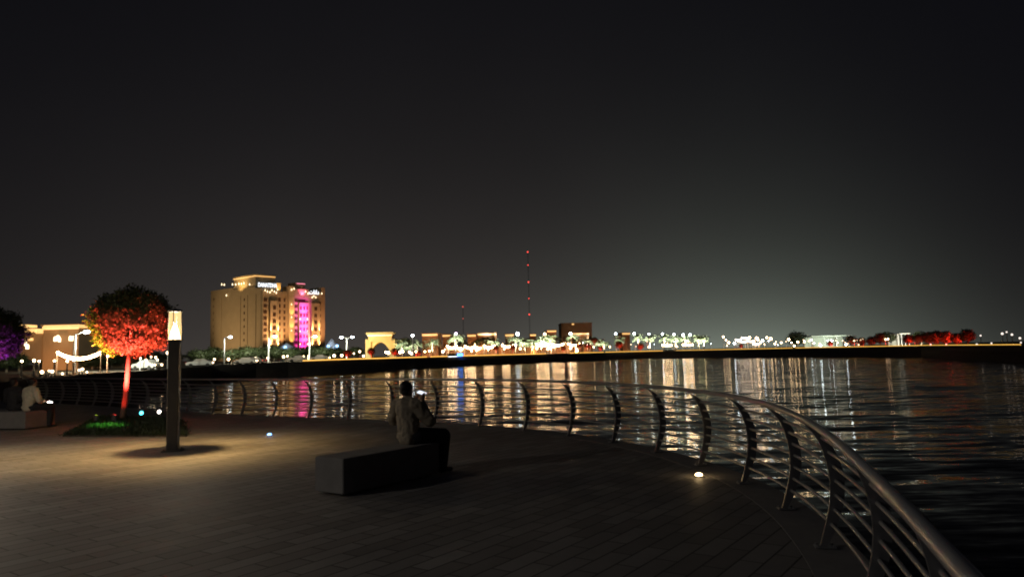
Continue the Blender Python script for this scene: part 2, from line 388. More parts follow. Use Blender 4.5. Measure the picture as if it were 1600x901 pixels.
# ---------------------------------------------------------------- lantern bollards
amber = glow('lantern_amber', (1.0, 0.62, 0.22), 0.75, True); hot = glow('lantern_hot', (1.0, 0.80, 0.48), 9.0, True)
lantern_glass = bpy.data.materials.new('lantern_glass'); lantern_glass.use_nodes = True; t_ = lantern_glass.node_tree; t_.nodes.clear()
tb0 = N(t_, 'ShaderNodeBsdfTransparent'); te0 = N(t_, 'ShaderNodeEmission'); te0.inputs['Color'].default_value = (1.0, 0.66, 0.27, 1); te0.inputs['Strength'].default_value = 1.5
mx0 = N(t_, 'ShaderNodeMixShader'); mx0.inputs[0].default_value = 0.55; to0 = N(t_, 'ShaderNodeOutputMaterial')
t_.links.new(tb0.outputs[0], mx0.inputs[1]); t_.links.new(te0.outputs[0], mx0.inputs[2]); t_.links.new(mx0.outputs[0], to0.inputs['Surface'])
def lantern(label, loc, power=900, side=100, rz=0.2):
    t = thing('lantern_post', label, 'lamp post', loc, rz)
    MB().box((0, 0, 1.045), (0.20, 0.20, 2.09), bev=0.012).build('post', dark_paint, t)
    fp = MB().box((0, 0, 0.012), (0.34, 0.34, 0.024), bev=0.004)
    for dx in (-.13, .13):
        for dy in (-.13, .13): fp.tube([(dx, dy, .02), (dx, dy, .05)], 0.014, 6)
    fp.build('base_plate', dark_paint, t)
    MB().lathe([(0.145, 2.09), (0.15, 2.10), (0.15, 2.115), (0.12, 2.12)], 20).build('lantern_tray', dark_paint, t)
    MB().lathe([(0.105, 2.121), (0.10, 2.17), (0.07, 2.27), (0.035, 2.36), (0.012, 2.40)], 16).build('light_cone', hot, t, True)
    g_ = MB(); g_.lathe([(0.108, 2.122), (0.108, 2.644)], 24); g_.f = g_.f[:-2]; g_.build('glass', lantern_glass, t, True)
    cap = MB().lathe([(0.13, 2.645), (0.135, 2.65), (0.135, 2.68), (0.05, 2.70)], 20)
    cap.build('cap', dark_paint, t)
    fr = MB()
    for kx, ky in ((.118, .0), (-.118, .0), (0, .118), (0, -.118)): fr.box((kx, ky, 2.38), (0.014, 0.014, 0.54))
    fr.build('frame', dark_paint, t)
    light('SPOT', 'bulb', (0, 0, 2.425), power, (1.0, 0.62, 0.22), t, aim=(0, 0, 0), size=0.06, cone=128, blend=0.9)
    light('POINT', 'side_glow', (0, 0, 2.43), side, (1.0, 0.80, 0.58), t, size=0.03)
    return t
lantern('dark square lantern post with a glowing amber head beside the red tree', G(270, 704, 0), 2000, 130)
lantern('dark square lantern post in front of the two seated people, amber head lit', (-10.6, 13.2, 0), 600, 400)
def unseen_lamp(label, loc, power, rz):  # unseen lamp, added to lift the dark deck and the bench end
    t = thing('street_lamp', label, 'street lamp', loc, rz)
    MB().tube([(0, 0, 0), (0, 0, 3), (0, 0, 7.0)], [.11, .09, .06], 10).build('pole', dark_paint, t)
    MB().tube([(0, 0, 6.9), (.5, 0, 7.3), (1.4, 0, 7.4)], .04, 8).build('arm', dark_paint, t)
    MB().box((1.6, 0, 7.4), (.7, .28, .10), bev=.02).build('lamp_head', dark_paint, t)
    MB().box((1.6, 0, 7.335), (.5, .2, .02)).build('lens', glow('unseen_lamp_lens', (1, .92, .82), 4), t)
    light('SPOT', 'bulb', (1.6, 0, 7.28), power, (1.0, 0.93, 0.85), t, aim=(1.6, 0, 0), size=.15, cone=168, blend=.5)
unseen_lamp('tall dark lamp added out of view at the left to light the deck', (-18, 0.5, 0), 1900, 0.2)
# ---------------------------------------------------------------- small lights set in the ground
def ground_light(label, px, py, col, s, power=0):
    p = G(px, py, 0.0); t = thing('ground_light', label, 'ground light', p)
    MB().lathe([(0.075, 0.0), (0.075, 0.012), (0.055, 0.02)], 16).build('rim', steel, t)
    MB().ball((0, 0, 0.02), (0.05, 0.05, 0.03), 12, 6).build('lens', glow('lens_%s' % label.split()[0], col, s), t, True)
    if power: light('POINT', 'bulb', (0, 0, 0.12), power, col, t, size=0.04)
ground_light('warm amber ground light near the curving railing', 1092, 744, (1.0, 0.68, 0.32), 16, 0.7)
ground_light('blue white ground light on the deck beyond the lantern post', 421, 680, (0.14, 0.42, 1.0), 7, 0.4)

# ---------------------------------------------------------------- people
def skin_obj(name, J, E, root, m, parent, lev=2, vox=0.011, folds=0.0):
    """one continuous surface: ellipsoids along every limb, fused by a voxel remesh and smoothed"""
    mb = MB()
    R3 = lambda r: (r[0], r[1], min(r)) if isinstance(r, tuple) else (r, r, r)
    for a, b in E:
        (pa, ra), (pb, rb) = J[a], J[b]; pa, pb = Vector(pa), Vector(pb); ra, rb = R3(ra), R3(rb)
        n = max(2, int((pb-pa).length/max(0.006, 0.35*min(min(ra), min(rb)))))
        for k_ in range(n+1):
            t = k_/n; mb.ball(pa.lerp(pb, t), tuple(ra[i]+(rb[i]-ra[i])*t for i in range(3)), 12, 8)
    o = mb.build(name, m, parent, True)
    rm = o.modifiers.new('fuse', 'REMESH'); rm.mode = 'VOXEL'; rm.voxel_size = vox; rm.use_smooth_shade = True
    sm_ = o.modifiers.new('smooth', 'SMOOTH'); sm_.factor = 0.5; sm_.iterations = 3 if vox < .01 else 6
    if folds:
        tx = bpy.data.textures.get('folds') or bpy.data.textures.new('folds', 'CLOUDS'); tx.noise_scale = 0.11
        dm = o.modifiers.new('folds', 'DISPLACE'); dm.texture = tx; dm.strength = folds; dm.mid_level = 0.5
        s2 = o.modifiers.new('soften', 'SMOOTH'); s2.factor = 0.5; s2.iterations = 2
    return o
skin_m = mat('skin', (0.36, 0.20, 0.13), 0.5, 0, 0.08); hair_m = mat('hair', (0.012, 0.010, 0.009), 0.5, 0, 0.3, 40, 0.5); eye_m = mat('eye', (0.5, 0.5, 0.5), 0.2)
shoe_m = mat('shoe', (0.03, 0.03, 0.03), 0.5)
def person(label, loc, heading, shirt_col, leg_col, lean=0.0, scale=1.0, phone=True, spread=0.15, seat=0.46):
    t = thing('person', label, 'person', loc, math.atan2(heading[1], heading[0]) - math.pi/2, scale=scale)
    z0 = seat + 0.105
    hx, hy = -0.09 + lean, 0.05                                # head offset
    J = {'pelvis': ((0, 0, z0), (0.13, 0.11)), 'waist': ((-0.02+lean*.3, -0.03, z0+0.18), (0.12, 0.10)), 'chest': ((-0.05+lean*.6, -0.01, z0+0.37), (0.145, 0.115)),
         'collar': ((-0.06+lean*.8, 0.01, z0+0.47), (0.085, 0.075)), 'neck': ((hx+.01, hy-0.01, z0+0.535), 0.052), 'jaw': ((hx, hy+0.035, z0+0.60), (0.062, 0.07)), 'skull': ((hx, hy+0.01, z0+0.665), (0.074, 0.088)), 'crown': ((hx, hy, z0+0.715), (0.055, 0.065)),
         'nose': ((hx, hy+0.118, z0+0.632), 0.012)}
    E = [('pelvis', 'waist'), ('waist', 'chest'), ('chest', 'collar'), ('collar', 'neck'), ('neck', 'jaw'), ('jaw', 'skull'), ('skull', 'crown'), ('jaw', 'nose')]
    for sgn, s in ((-1, 'l'), (1, 'r')):
        cx = -0.05 + lean*.6
        J['ear'+s] = ((hx+sgn*0.085, hy+0.0, z0+0.64), 0.014); E.append(('skull', 'ear'+s))
        J['sh'+s] = ((cx+sgn*0.175, 0.0, z0+0.42), 0.062); E.append(('collar', 'sh'+s))
        if phone:
            J['el'+s] = ((cx+sgn*0.34, 0.09, z0+0.20), 0.045); J['wr'+s] = ((cx+sgn*0.09-0.03, 0.29, z0+0.46), 0.028); hd = Vector((-sgn*0.35, 0.45, 0.8))
        else:
            J['el'+s] = ((cx+sgn*0.26, 0.06, z0+0.16), 0.045); J['wr'+s] = ((cx+sgn*0.13, 0.29, z0+0.13), 0.028); hd = Vector((-sgn*0.3, 0.9, -0.15))
        hd.normalize(); wv = Vector(J['wr'+s][0])
        E += [('sh'+s, 'el'+s), ('el'+s, 'wr'+s)]
        J['pa'+s] = (tuple(wv+hd*0.075), (0.036, 0.018)); E.append(('wr'+s, 'pa'+s))
        side = hd.cross(Vector((0, 0.6, -0.8))).normalized()
        for f_, (o_, l_) in enumerate(((-0.03, .065), (-0.01, .075), (0.01, .07), (0.03, .055))):
            b0 = wv + hd*0.095 + side*o_; a_ = b0 + hd*l_*0.5; c_ = a_ + (hd*0.5 + Vector((0, 0.75, 0))).normalized()*l_*0.5
            J['f%s%d' % (s, f_)] = (tuple(a_), 0.0085); J['g%s%d' % (s, f_)] = (tuple(c_), 0.0075); E += [('pa'+s, 'f%s%d' % (s, f_)), ('f%s%d' % (s, f_), 'g%s%d' % (s, f_))]
        th = wv + hd*0.045 + side*(0.045*sgn); J['t'+s] = (tuple(th + hd*0.03 + side*0.01*sgn), 0.010); E.append(('wr'+s, 't'+s))
        J['hip'+s] = ((sgn*0.09, 0.03, z0-0.01), 0.085); J['kn'+s] = ((sgn*(0.09+spread), 0.41, z0-0.035), 0.066); J['an'+s] = ((sgn*(0.08+spread*.9), 0.40, 0.09), 0.040); J['to'+s] = ((sgn*(0.10+spread), 0.57, 0.035), (0.038, 0.03))
        E += [('pelvis', 'hip'+s), ('hip'+s, 'kn'+s), ('kn'+s, 'an'+s), ('an'+s, 'to'+s)]
    slim = {'pelvis': .72, 'waist': .70, 'chest': .70, 'collar': .72, 'shl': .6, 'shr': .6, 'ell': .62, 'elr': .62, 'hipl': .7, 'hipr': .7, 'knl': .75, 'knr': .75}
    JB = {k_: (v_[0], tuple(x*slim.get(k_, 1) for x in v_[1]) if isinstance(v_[1], tuple) else v_[1]*slim.get(k_, 1)) for k_, v_ in J.items()}
    skin_obj('body', JB, E, 'pelvis', skin_m, t, vox=0.007)
    def sub(keys, grow, extra={}):
        d = {}
        for n in keys:
            r = J[n][1]; d[n] = (J[n][0], tuple(x+grow for x in r) if isinstance(r, tuple) else r+grow)
        d.update(extra); return d
    up = ['pelvis', 'waist', 'chest', 'collar', 'shl', 'ell', 'shr', 'elr', 'wrl', 'wrr']
    sd = sub(up, 0.035); sd['collar'] = (J['collar'][0], (0.10, 0.09)); sd['wrl'] = (J['wrl'][0], .036); sd['wrr'] = (J['wrr'][0], .036)
    sd['pelvis'] = ((-0.01, -0.03, z0-0.02), (0.175, 0.15)); sd['waist'] = (J['waist'][0], (0.165, 0.135)); sd['chest'] = (J['chest'][0], (0.18, 0.135))
    # folds: the shirt bags at the elbow and over the waist
    for s in 'lr':
        a, b = Vector(J['sh'+s][0]), Vector(J['el'+s][0]); sd['um'+s] = (tuple((a*0.5+b*0.5)+Vector((0, -0.015, 0))), 0.085)
        sd['el'+s] = (J['el'+s][0], 0.082)
        a, b = Vector(J['el'+s][0]), Vector(J['wr'+s][0]); sd['fm'+s] = (tuple(a*0.45+b*0.55+Vector((0, 0, -0.02))), 0.058)
    sh = skin_obj('shirt', sd, [('pelvis', 'waist'), ('waist', 'chest'), ('chest', 'collar')] + [e for s in 'lr' for e in (('collar', 'sh'+s), ('sh'+s, 'um'+s), ('um'+s, 'el'+s), ('el'+s, 'fm'+s), ('fm'+s, 'wr'+s))], 'pelvis', shirt_col, t, folds=0.06)
    skin_obj('trousers', sub(['pelvis', 'hipl', 'knl', 'anl', 'hipr', 'knr', 'anr'], 0.048), [('pelvis', 'hipl'), ('hipl', 'knl'), ('knl', 'anl'), ('pelvis', 'hipr'), ('hipr', 'knr'), ('knr', 'anr')], 'pelvis', leg_col, t)
    for sgn, s in ((-1, 'l'), (1, 'r')):
        a, b = J['an'+s][0], J['to'+s][0]
        skin_obj('shoe', {'a': ((a[0], a[1]-0.02, 0.05), (0.048, 0.045)), 'b': ((b[0], b[1], 0.04), (0.046, 0.034))}, [('a', 'b')], 'a', shoe_m, t, 1)
    hb = MB().ball((hx, hy-0.018, z0+0.685), (0.093, 0.105, 0.088), 20, 14)
    hb.v = [tuple(Vector((hx, hy-0.018, z0+.685)) + (Vector(v)-Vector((hx, hy-0.018, z0+.685)))*(1+0.10*noise.noise(Vector(v)*30))) for v in hb.v]
    hb.ball((hx, hy-0.055, z0+0.635), (0.078, 0.05, 0.07), 14, 9)
    hb.build('hair', hair_m, t, True)
    for sx in (-.03, .03): MB().ball((hx+sx, hy+0.092, z0+0.665), 0.012, 8, 6).build('eye', eye_m, t, True)
    return t, Vector((-0.05+lean*.6-0.02, 0.37, z0+0.58))
shirt_khaki = mat('shirt_khaki', (0.30, 0.25, 0.18), 0.8, 0, 0.15, 9, 0.3); denim = mat('dark_trousers', (0.018, 0.019, 0.024), 0.8, 0, 0.2, 14)
jacket_pale = mat('jacket_pale', (0.62, 0.56, 0.42), 0.85, 0, 0.12, 9, 0.3); jacket_dark = mat('jacket_dark', (0.022, 0.021, 0.024), 0.8, 0, 0.2, 9, 0.3)
hipp = Vector((-2.33, 9.24, 0)) + u*1.54 + w*-0.04
pers, ph = person('man in a khaki shirt sitting on the block bench, looking at a phone', hipp, (0.50, 0.86), shirt_khaki, denim, lean=-0.02, spread=0.17)
def phone_thing(label, owner, local, tilt, screen):
    M_ = Matrix.Translation(owner.location) @ Matrix.Rotation(owner.rotation_euler.z, 4, 'Z') @ Matrix.Translation(local)
    t = thing('phone', label, 'phone', M_.translation); t.rotation_euler = (tilt, 0.25, owner.rotation_euler.z)
    MB().box((0, 0, 0), (0.155, 0.009, 0.078), bev=0.003).build('case', mat('phone_case', (0.02, 0.02, 0.02), 0.3), t)
    MB().box((0, -0.0062, 0), (0.143, 0.003, 0.070)).build('screen', screen, t)
    return t
phone_thing('glowing white phone held up by the man on the block bench', pers, ph, math.radians(-64), glow('phone_screen', (0.85, 0.88, 1.0), 1.3, True))
pA, _ = person('person in a dark jacket sitting on the pale bench, back turned', (-13.55, 20.0, 0), (0.1, 0.99), jacket_dark, denim, phone=False, seat=0.47)
pB, pl = person('person in a cream jacket sitting on the pale bench, back turned', (-13.02, 19.80, 0), (0.35, 0.93), jacket_pale, denim, lean=0.12, phone=False, seat=0.47)
phone_thing('small lit phone in the hands of the person in the cream jacket', pB, Vector((0.20, 0.42, 0.66)), math.radians(-60), glow('phone_glint', (1.0, 0.95, 0.9), 7.0))

# ---------------------------------------------------------------- trees with round crowns
def leaf_mat(name, a, b):
    m = bpy.data.materials.new(name); m.use_nodes = True; t = m.node_tree; bs = t.nodes['Principled BSDF']; bs.inputs['Roughness'].default_value = 0.55
    g = N(t, 'ShaderNodeNewGeometry'); mx = N(t, 'ShaderNodeMix', data_type='RGBA'); mx.inputs['A'].default_value = (*a, 1); mx.inputs['B'].default_value = (*b, 1)
    t.links.new(g.outputs['Random Per Island'], mx.inputs['Factor']); t.links.new(mx.outputs['Result'], bs.inputs['Base Color'])
    tr = N(t, 'ShaderNodeBsdfTranslucent'); t.links.new(mx.outputs['Result'], tr.inputs['Color'])
    ms = N(t, 'ShaderNodeMixShader'); ms.inputs[0].default_value = 0.3; t.links.new(bs.outputs[0], ms.inputs[1]); t.links.new(tr.outputs[0], ms.inputs[2])
    t.links.new(ms.outputs[0], t.nodes['Material Output'].inputs['Surface']); return m
leaf = leaf_mat('leaf', (0.055, 0.075, 0.028), (0.12, 0.14, 0.055)); leaf_dark = leaf_mat('leaf_dark', (0.035, 0.05, 0.02), (0.07, 0.09, 0.035))
palm_leaf = leaf_mat('palm_leaf', (0.11, 0.14, 0.085), (0.18, 0.20, 0.13)); bark = mat('bark', (0.20, 0.15, 0.11), 0.9, 0, 0.3, 12, 0.6)
def crown_mb(n, r, size, seed, lump=0.28, inner=0.45):
    R = random.Random(seed); mb = MB(); off = Vector((seed*3.7, seed*1.3, 0))
    while n > 0:
        d = Vector((R.gauss(0, 1), R.gauss(0, 1), R.gauss(0, 1))).normalized()
        k = 1 + lump*noise.noise(d*1.9 + off) + lump*0.6*noise.noise(d*5.1 + off)
        rr = k*(inner + (1-inner)*R.random()**0.6) * (1 + (0.10*R.random() if R.random() < .2 else 0))
        if noise.noise(d*6 + off*2) < -0.35 and rr > 0.75*k: continue
        c = Vector((d.x*r[0]*rr, d.y*r[1]*rr, d.z*r[2]*rr))
        a = Vector((R.gauss(0, 1), R.gauss(0, 1), R.gauss(0, 1))).normalized(); b = a.cross(d + Vector((0.01, 0.02, 0))).normalized(); s = size*R.uniform(.6, 1.3)
        mb.add([c - a*s, c + b*s*.42, c + a*s, c - b*s*.42], [(0, 1, 2, 3)]); n -= 1
    return mb
def limbs(mb, base, top, r0, spread, n, seed, up):
    R = random.Random(seed); mb.tube([base, base.lerp(top, .35) + Vector((.03, .0, 0)), base.lerp(top, .7) + Vector((.01, .02, 0)), top], [r0*1.25, r0, r0*.9, r0*.8], 10)
    for i in range(n):
        w_ = 6.283*i/n + R.uniform(-.3, .3); e = top + Vector((math.cos(w_)*spread, math.sin(w_)*spread, up*R.uniform(.6, 1.1)))
        mb.tube([top - Vector((0, 0, .08)), top.lerp(e, .5) + Vector((0, 0, .06)), e], [r0*.6, r0*.38, r0*.12], 6)
    return mb
rt_loc = G(190, 661, 0.0)
rt = thing('topiary_tree', 'round crowned tree lit bright red and yellow beside the lantern post', 'tree', rt_loc)
limbs(MB(), Vector((0, 0, 0)), Vector((0.16, 0, 2.0)), 0.070, 0.65, 7, 3, 0.9).build('trunk', bark, rt, True)
cr = crown_mb(30000, (1.14, 1.10, 0.93), 0.050, 5, 0.22).build('crown', leaf, rt); cr.location = (0.27, 0, 2.83)
def uplight(name_col, label, loc, aim, power, col, cone=70, lens_s=3.0, size=0.06):
    t = thing('uplight', label, 'uplight', loc)
    MB().box((0, 0, 0.04), (0.05, 0.05, 0.08)).build('bracket', dark_paint, t)
    d = (Vector(aim) - Vector(loc)).normalized(); c = Vector((0, 0, 0.13))
    MB().tube([c - d*0.10, c + d*0.05], [0.05, 0.062], 12).build('housing', dark_paint, t)
    MB().tube([c + d*0.052, c + d*0.058], 0.05, 12).build('lens', glow('uplens_'+name_col, col, lens_s), t)
    light('SPOT', 'bulb', c + d*0.09, power, col, t, aim=c + d*1.0, size=size, cone=cone, blend=0.6)
    return t
RC = rt_loc + Vector((0.28, 0, 2.6))
uplight('red', 'red uplight at the foot of the red tree trunk', rt_loc + Vector((0.42, -1.15, 0.12)), RC + Vector((0.0, 0, -0.25)), 8500, (1.0, 0.058, 0.045), 72)
uplight('crimson', 'small red uplight close against the red trunk', rt_loc + Vector((0.12, -0.62, 0.10)), rt_loc + Vector((0.1, 0, 1.1)), 40, (1.0, 0.02, 0.012), 95)
gl = uplight('green', 'green uplight in the planting beside the lit lime patch of leaves', G(150, 660, 0.12), RC + Vector((-1.0, 0.0, -0.15)), 3200, (0.75, 1.0, 0.04), 40)
PG = G(166, 661, 0.2); light('SPOT', 'bulb', PG + Vector((0, 0, .42)), 260, (0.22, 1.0, 0.12), None, aim=PG, size=0.05, cone=100, blend=.8)
uplight('teal', 'teal uplight in the planting between the red trunk and lantern post', G(222, 650, 0.2) + Vector((0, 0, -.05)), G(222, 650, 0.2) + Vector((.1, -1.0, 0.25)), 3, (0.05, 0.75, 0.9), 60, 9.0)
uplight('white', 'white uplight in the planting beside the teal one', G(250, 648, 0.2) + Vector((0, 0, -.05)), G(250, 648, 0.2) + Vector((0, -1.0, 0.25)), 3, (1.0, 0.85, 0.75), 60, 9.0)
# planting bed: dense low ground cover
bed = [G(98, 682, 0), G(292, 682, 0), G(285, 659, 0), G(150, 655, 0)]
gb = MB(); R = random.Random(11)
for i in range(15000):
    a, b = R.random(), R.random(); p = bed[0].lerp(bed[1], a).lerp(bed[3].lerp(bed[2], a), b)
    e = min(a, 1-a, b, 1-b); hgt = 0.08 + 0.12*min(1, e*8)*(0.7+.5*noise.noise(p*1.4)); x = R.uniform(-.05, .05); y = R.uniform(-.05, .05)
    if R.random() < 0.12 and e < .04: p = p + Vector((R.uniform(-.12, .12), R.uniform(-.12, .12), 0))
    w_ = R.uniform(0, 6.28); d = Vector((math.cos(w_), math.sin(w_), 0))*0.016; p = p + Vector((0, 0, R.uniform(0, .5)*hgt))
    gb.add([p - d, p + d, p + Vector((x*1.3, y*1.3, hgt*R.uniform(.5, 1.0)))], [(0, 1, 2)])
tag(gb.build('ground_cover', leaf_mat('bed_leaf', (0.014, 0.022, 0.009), (0.03, 0.048, 0.018))), 'dark low leafy planting around the foot of the red tree', 'planting', None, 'stuff')
MB().prism([(p.x, p.y) for p in (bed[0], bed[1], bed[2], bed[3])], 0.004, 0.03).build('soil_bed', mat('soil', (0.04, 0.032, 0.025), 0.95))['kind'] = 'structure'
# purple tree further left
pt_loc = A(-20, 640, 26.5); pt_loc.z = 0
pt = copy_tree(rt); pt.location = pt_loc; pt.rotation_euler = (0, 0, 2.1); pt.scale = (1.0, 1.0, 1.0); tag(pt, 'round crowned tree lit violet beyond the two seated people', 'tree')
for ch in pt.children:
    if ch.name.startswith('crown'): ch.location = (0.28, 0, 2.83)
    else: ch.scale = (.4, .4, 1)
uplight('violet', 'violet uplight at the foot of the violet tree', pt_loc + Vector((0.5, -1.3, 0.0)), pt_loc + Vector((0.1, 0, 2.4)), 900, (0.50, 0.04, 1.0), 60)
uplight('magenta', 'magenta uplight beside the violet one', pt_loc + Vector((-0.5, -1.2, 0.0)), pt_loc + Vector((-0.3, 0, 2.6)), 900, (1.0, 0.05, 0.75), 50)
#FAR
# ================================================================ FAR SHORE
# ---------------------------------------------------------------- edge lights along the promenade wall
strip_m = glow('edge_light', (1.0, 0.52, 0.09), 1.7)
strip_far = glow('edge_light_far', (1.0, 0.54, 0.09), 1.3)
def bank_edge(px):
    Y, z = shore(px); p = A(px, yh(px), Y); return Vector((p.x, p.y, z + 0.16))
SEG = [(474, 667), (673, 700), (722, 853), (890, 943), (946, 1035), (1056, 1238), (1242, 1592)]
for i, (a, b) in enumerate(SEG):
    n = max(2, int((b-a)/12)); pts = [bank_edge(a+(b-a)*j/n) + Vector((0, -0.35, 0)) for j in range(n+1)]
    r_ = 0.12 if a < 1000 else 0.10
    o = MB().tube(pts, r_, 6).build('edge_light', strip_m if a < 1000 else strip_far)
    tag(o, 'glowing amber edge light along the far bank, %s stretch from the left' % ordinal(i), 'edge light', 'edge lights along the far bank')
    e = MB().tube([p + Vector((0, 0.28, -0.2)) for p in pts], 0.16, 4).build('coping', bank_mat, o)
# ---------------------------------------------------------------- building kit
wall_sand = mat('wall_sand', (0.42, 0.33, 0.21), 0.85, 0, 0.12, 0.25); wall_terra = mat('wall_terra', (0.30, 0.17, 0.10), 0.85, 0, 0.2, 0.3)
wall_cream = mat('wall_cream', (0.55, 0.45, 0.30), 0.8, 0, 0.1, 0.3); win_dark = mat('window_dark', (0.09, 0.055, 0.035), 0.35)
win_lit = glow('window_lit', (1.0, 0.66, 0.30), 1.3); win_hot = glow('window_hot', (1.0, 0.76, 0.45), 3.5)
cornice_m = glow('cornice_amber', (1.0, 0.55, 0.17), 1.25); white_hot = glow('bulb_white', (1.0, 0.68, 0.37), 22.0); cool_hot = glow('bulb_cool', (0.80, 0.92, 1.0), 30.0)
warm_hot = glow('bulb_warm', (1.0, 0.72, 0.42), 9.0)
class Frame:                      # a vertical facade: origin, direction along it, direction into the building
    def __init__(s, o, d): s.o = Vector((o[0], o[1], 0)); s.d = Vector((d[0], d[1], 0)).normalized(); s.n = Vector((-s.d.y, s.d.x, 0)); s.rz = math.atan2(s.d.y, s.d.x)
    def t(s, px):                 # where the bearing of a pixel column meets the facade
        r = ray(px, yh(px)); a, b = Vector((r.x, r.y)), s.d
        det = a.x*(-b.y) + b.x*a.y; k = (s.o.x*(-b.y) + b.x*s.o.y)/det
        return (Vector((a.x*k, a.y*k, 0)) - s.o).dot(b)
    def p(s, t, v=0.0, z=0.0): q = s.o + s.d*t + s.n*v; return Vector((q.x, q.y, z))
    def z(s, px, py): return A(px, py, s.p(s.t(px)).y).z
    def box(s, mb, t0, t1, z0, z1, v0, v1, bev=0):
        q = s.p((t0+t1)/2, (v0+v1)/2, (z0+z1)/2); return mb.box(q, (abs(t1-t0), abs(v1-v0), abs(z1-z0)), s.rz, bev)
# ---------------------------------------------------------------- hotel
Cp = A(408, yh(408), 430); Ep = A(507, yh(507), 463)
HF = Frame((Cp.x, Cp.y), (Ep.x-Cp.x, Ep.y-Cp.y))           # right, brightly lit front
HL = Frame((Cp.x, Cp.y), HF.n)                              # left front, runs away from the corner (its n points outwards)
gz = 0.9
hotel = thing('hotel_building', 'tall sand coloured hotel with a magenta lit bay and stepped roof', 'hotel', (Cp.x, Cp.y, gz))
def hb(mb, name, m, parent=hotel): return mb.build(name, m, parent, False, True) if parent is hotel else mb.build(name, m, parent)
tE, tD = HF.t(507), HL.t(328)
zt = HF.z(408, 449)
def T(px): return HF.t(px)
main = MB(); HF.box(main, 0.05, tE, gz, zt - 1.5, 0.6, tD)
hb(main, 'wall', wall_sand)
lw = MB()
for a, b, py in ((328, 362, 439), (362, 397, 444), (397, 408.4, 449)):
    ta, tb = HL.t(a), HL.t(b); HF.box(lw, 0.0, 9.0, zt - 2.0, zt + (2.4 if a == 328 else (1.2 if a == 362 else 0.0)), min(ta, tb), max(ta, tb))
for px in (334, 345, 375, 386, 399): tt = HL.t(px); HF.box(lw, -0.25, 0.0, gz, zt - 3.5, tt - 0.35, tt + 0.35)
hb(lw, 'side_wall', wall_sand)
rp = MB(); ta, tb = HL.t(396), HL.t(362)
HF.box(rp, 1.0, 14, zt, HF.z(385, 431) + 2.0, ta, tb); ztop = HF.z(385, 431) + 2.0
hb(rp, 'roof_pavilion', wall_cream)
rc = MB(); HF.box(rc, 0.4, 14.6, ztop, ztop + 0.5, ta - .6, tb + .6); hb(rc, 'roof_slab', wall_cream)
rl = MB(); HF.box(rl, 0.55, 0.9, ztop - 0.75, ztop - 0.35, ta - .3, tb + .3); HF.box(rl, 0.9, 14, ztop - 0.75, ztop - 0.35, ta - .45, ta - .1); hb(rl, 'cornice_light', cornice_m)
# little wall lamps under the left cornice
def wall_lamp(p, m=win_hot, s=0.42): 
    b = MB(); b.lathe([(0.05, 1.7), (0.35, 0.7), (0.55, 0.1), (0.3, -0.25)], 8, (0, 0, 0)); b.v = [(x*s*1.6, y*s*1.6, z*s*1.6) for x, y, z in b.v]
    o = b.build('wall_lamp', m, hotel); o.location = Vector(p) - hotel.location; return o
for px, py in ((347, 445), (351, 445.5), (364, 445), (369, 445), (374, 444), (378, 444), (382, 443), (391, 445), (354.5, 462)):
    t_ = HL.t(px); q = HF.p(-0.8, t_); wall_lamp((q.x, q.y, A(px, py, q.y).z))
def slab(px0, px1, py_top, v0, v1, m, name, z0=gz, ref=None):
    mb = MB(); HF.box(mb, T(px0), T(px1), z0, HF.z((px0+px1)/2, py_top), v0, v1); return hb(mb, name, m)
slab(408.6, 441, 455, -1.2, 3.0, wall_sand, 'front_wall')
slab(418, 431.5, 470, -2.4, -1.21, wall_cream, 'window_bay')
slab(430, 437.5, 442, -0.6, 5.0, wall_cream, 'roof_turret', HF.z(434, 456))
slab(449, 456.6, 447, -1.9, 6.0, wall_cream, 'gold_bay')
slab(457, 480, 452, -1.4, 6.0, wall_cream, 'tower_bay')
slab(462, 477, 441.5, 0.5, 9.0, wall_cream, 'tower_top', HF.z(470, 452.5))
for px_ in (418.9, 430.6): slab(px_-.9, px_+.9, 474, -2.75, -2.41, wall_cream, 'pilaster')
for px_ in (484.4, 495.6): slab(px_-.8, px_+.8, 479, -2.5, -2.21, wall_cream, 'pilaster')
slab(464, 478.6, 473, -2.5, -1.41, wall_cream, 'window_bay')
slab(480.4, 500.6, 457, -1.0, 4.0, wall_sand, 'front_wall')
slab(483.5, 496.5, 474, -2.2, -1.01, wall_cream, 'window_bay')
slab(501, 507.5, 449, -0.2, 12.0, wall_sand, 'end_wall')
tb_ = MB(); HF.box(tb_, T(464), T(477), HF.z(470, 443.5), HF.z(470, 442.6), 0.1, 0.48); hb(tb_, 'cornice_light', glow('cornice_pink', (1.0, 0.30, 0.42), 1.1))
# windows, one mesh each
wm = bpy.data.meshes.new('window'); tmp = MB().box((0, 0, 0), (1.0, 0.24, 1.0)); wm.from_pydata(tmp.v, [], tmp.f); wm.materials.append(win_dark)
def window(px, wpx, py0, py1, v):
    t0, t1 = T(px-wpx/2), T(px+wpx/2); z1, z0 = HF.z(px, py0), HF.z(px, py1)
    o = bpy.data.objects.new('window', wm); C.objects.link(o); o.parent = hotel; q = HF.p((t0+t1)/2, v - 0.10, (z0+z1)/2)
    o.location = q - hotel.location; o.scale = (abs(t1-t0), 1, abs(z1-z0)); o.rotation_euler = (0, 0, HF.rz)
for i in range(8):
    y = 466 + i*9.4
    window(412.3, 5.0, y, y + 5.2, -1.2); window(434.6, 3.2, y, y + 5.2, -1.2); window(444.5, 3.4, y, y+5.5, 0.6); window(460.3, 4.0, y+1, y + 6.0, -1.4)
    window(498.6, 2.4, y+6, y + 10.5, -1.0)
for i in range(6):
    y = 478 + i*10.5; window(425, 4.6, y, y + 5.8, -2.4); window(490, 4.0, y+2, y + 7.4, -2.2)
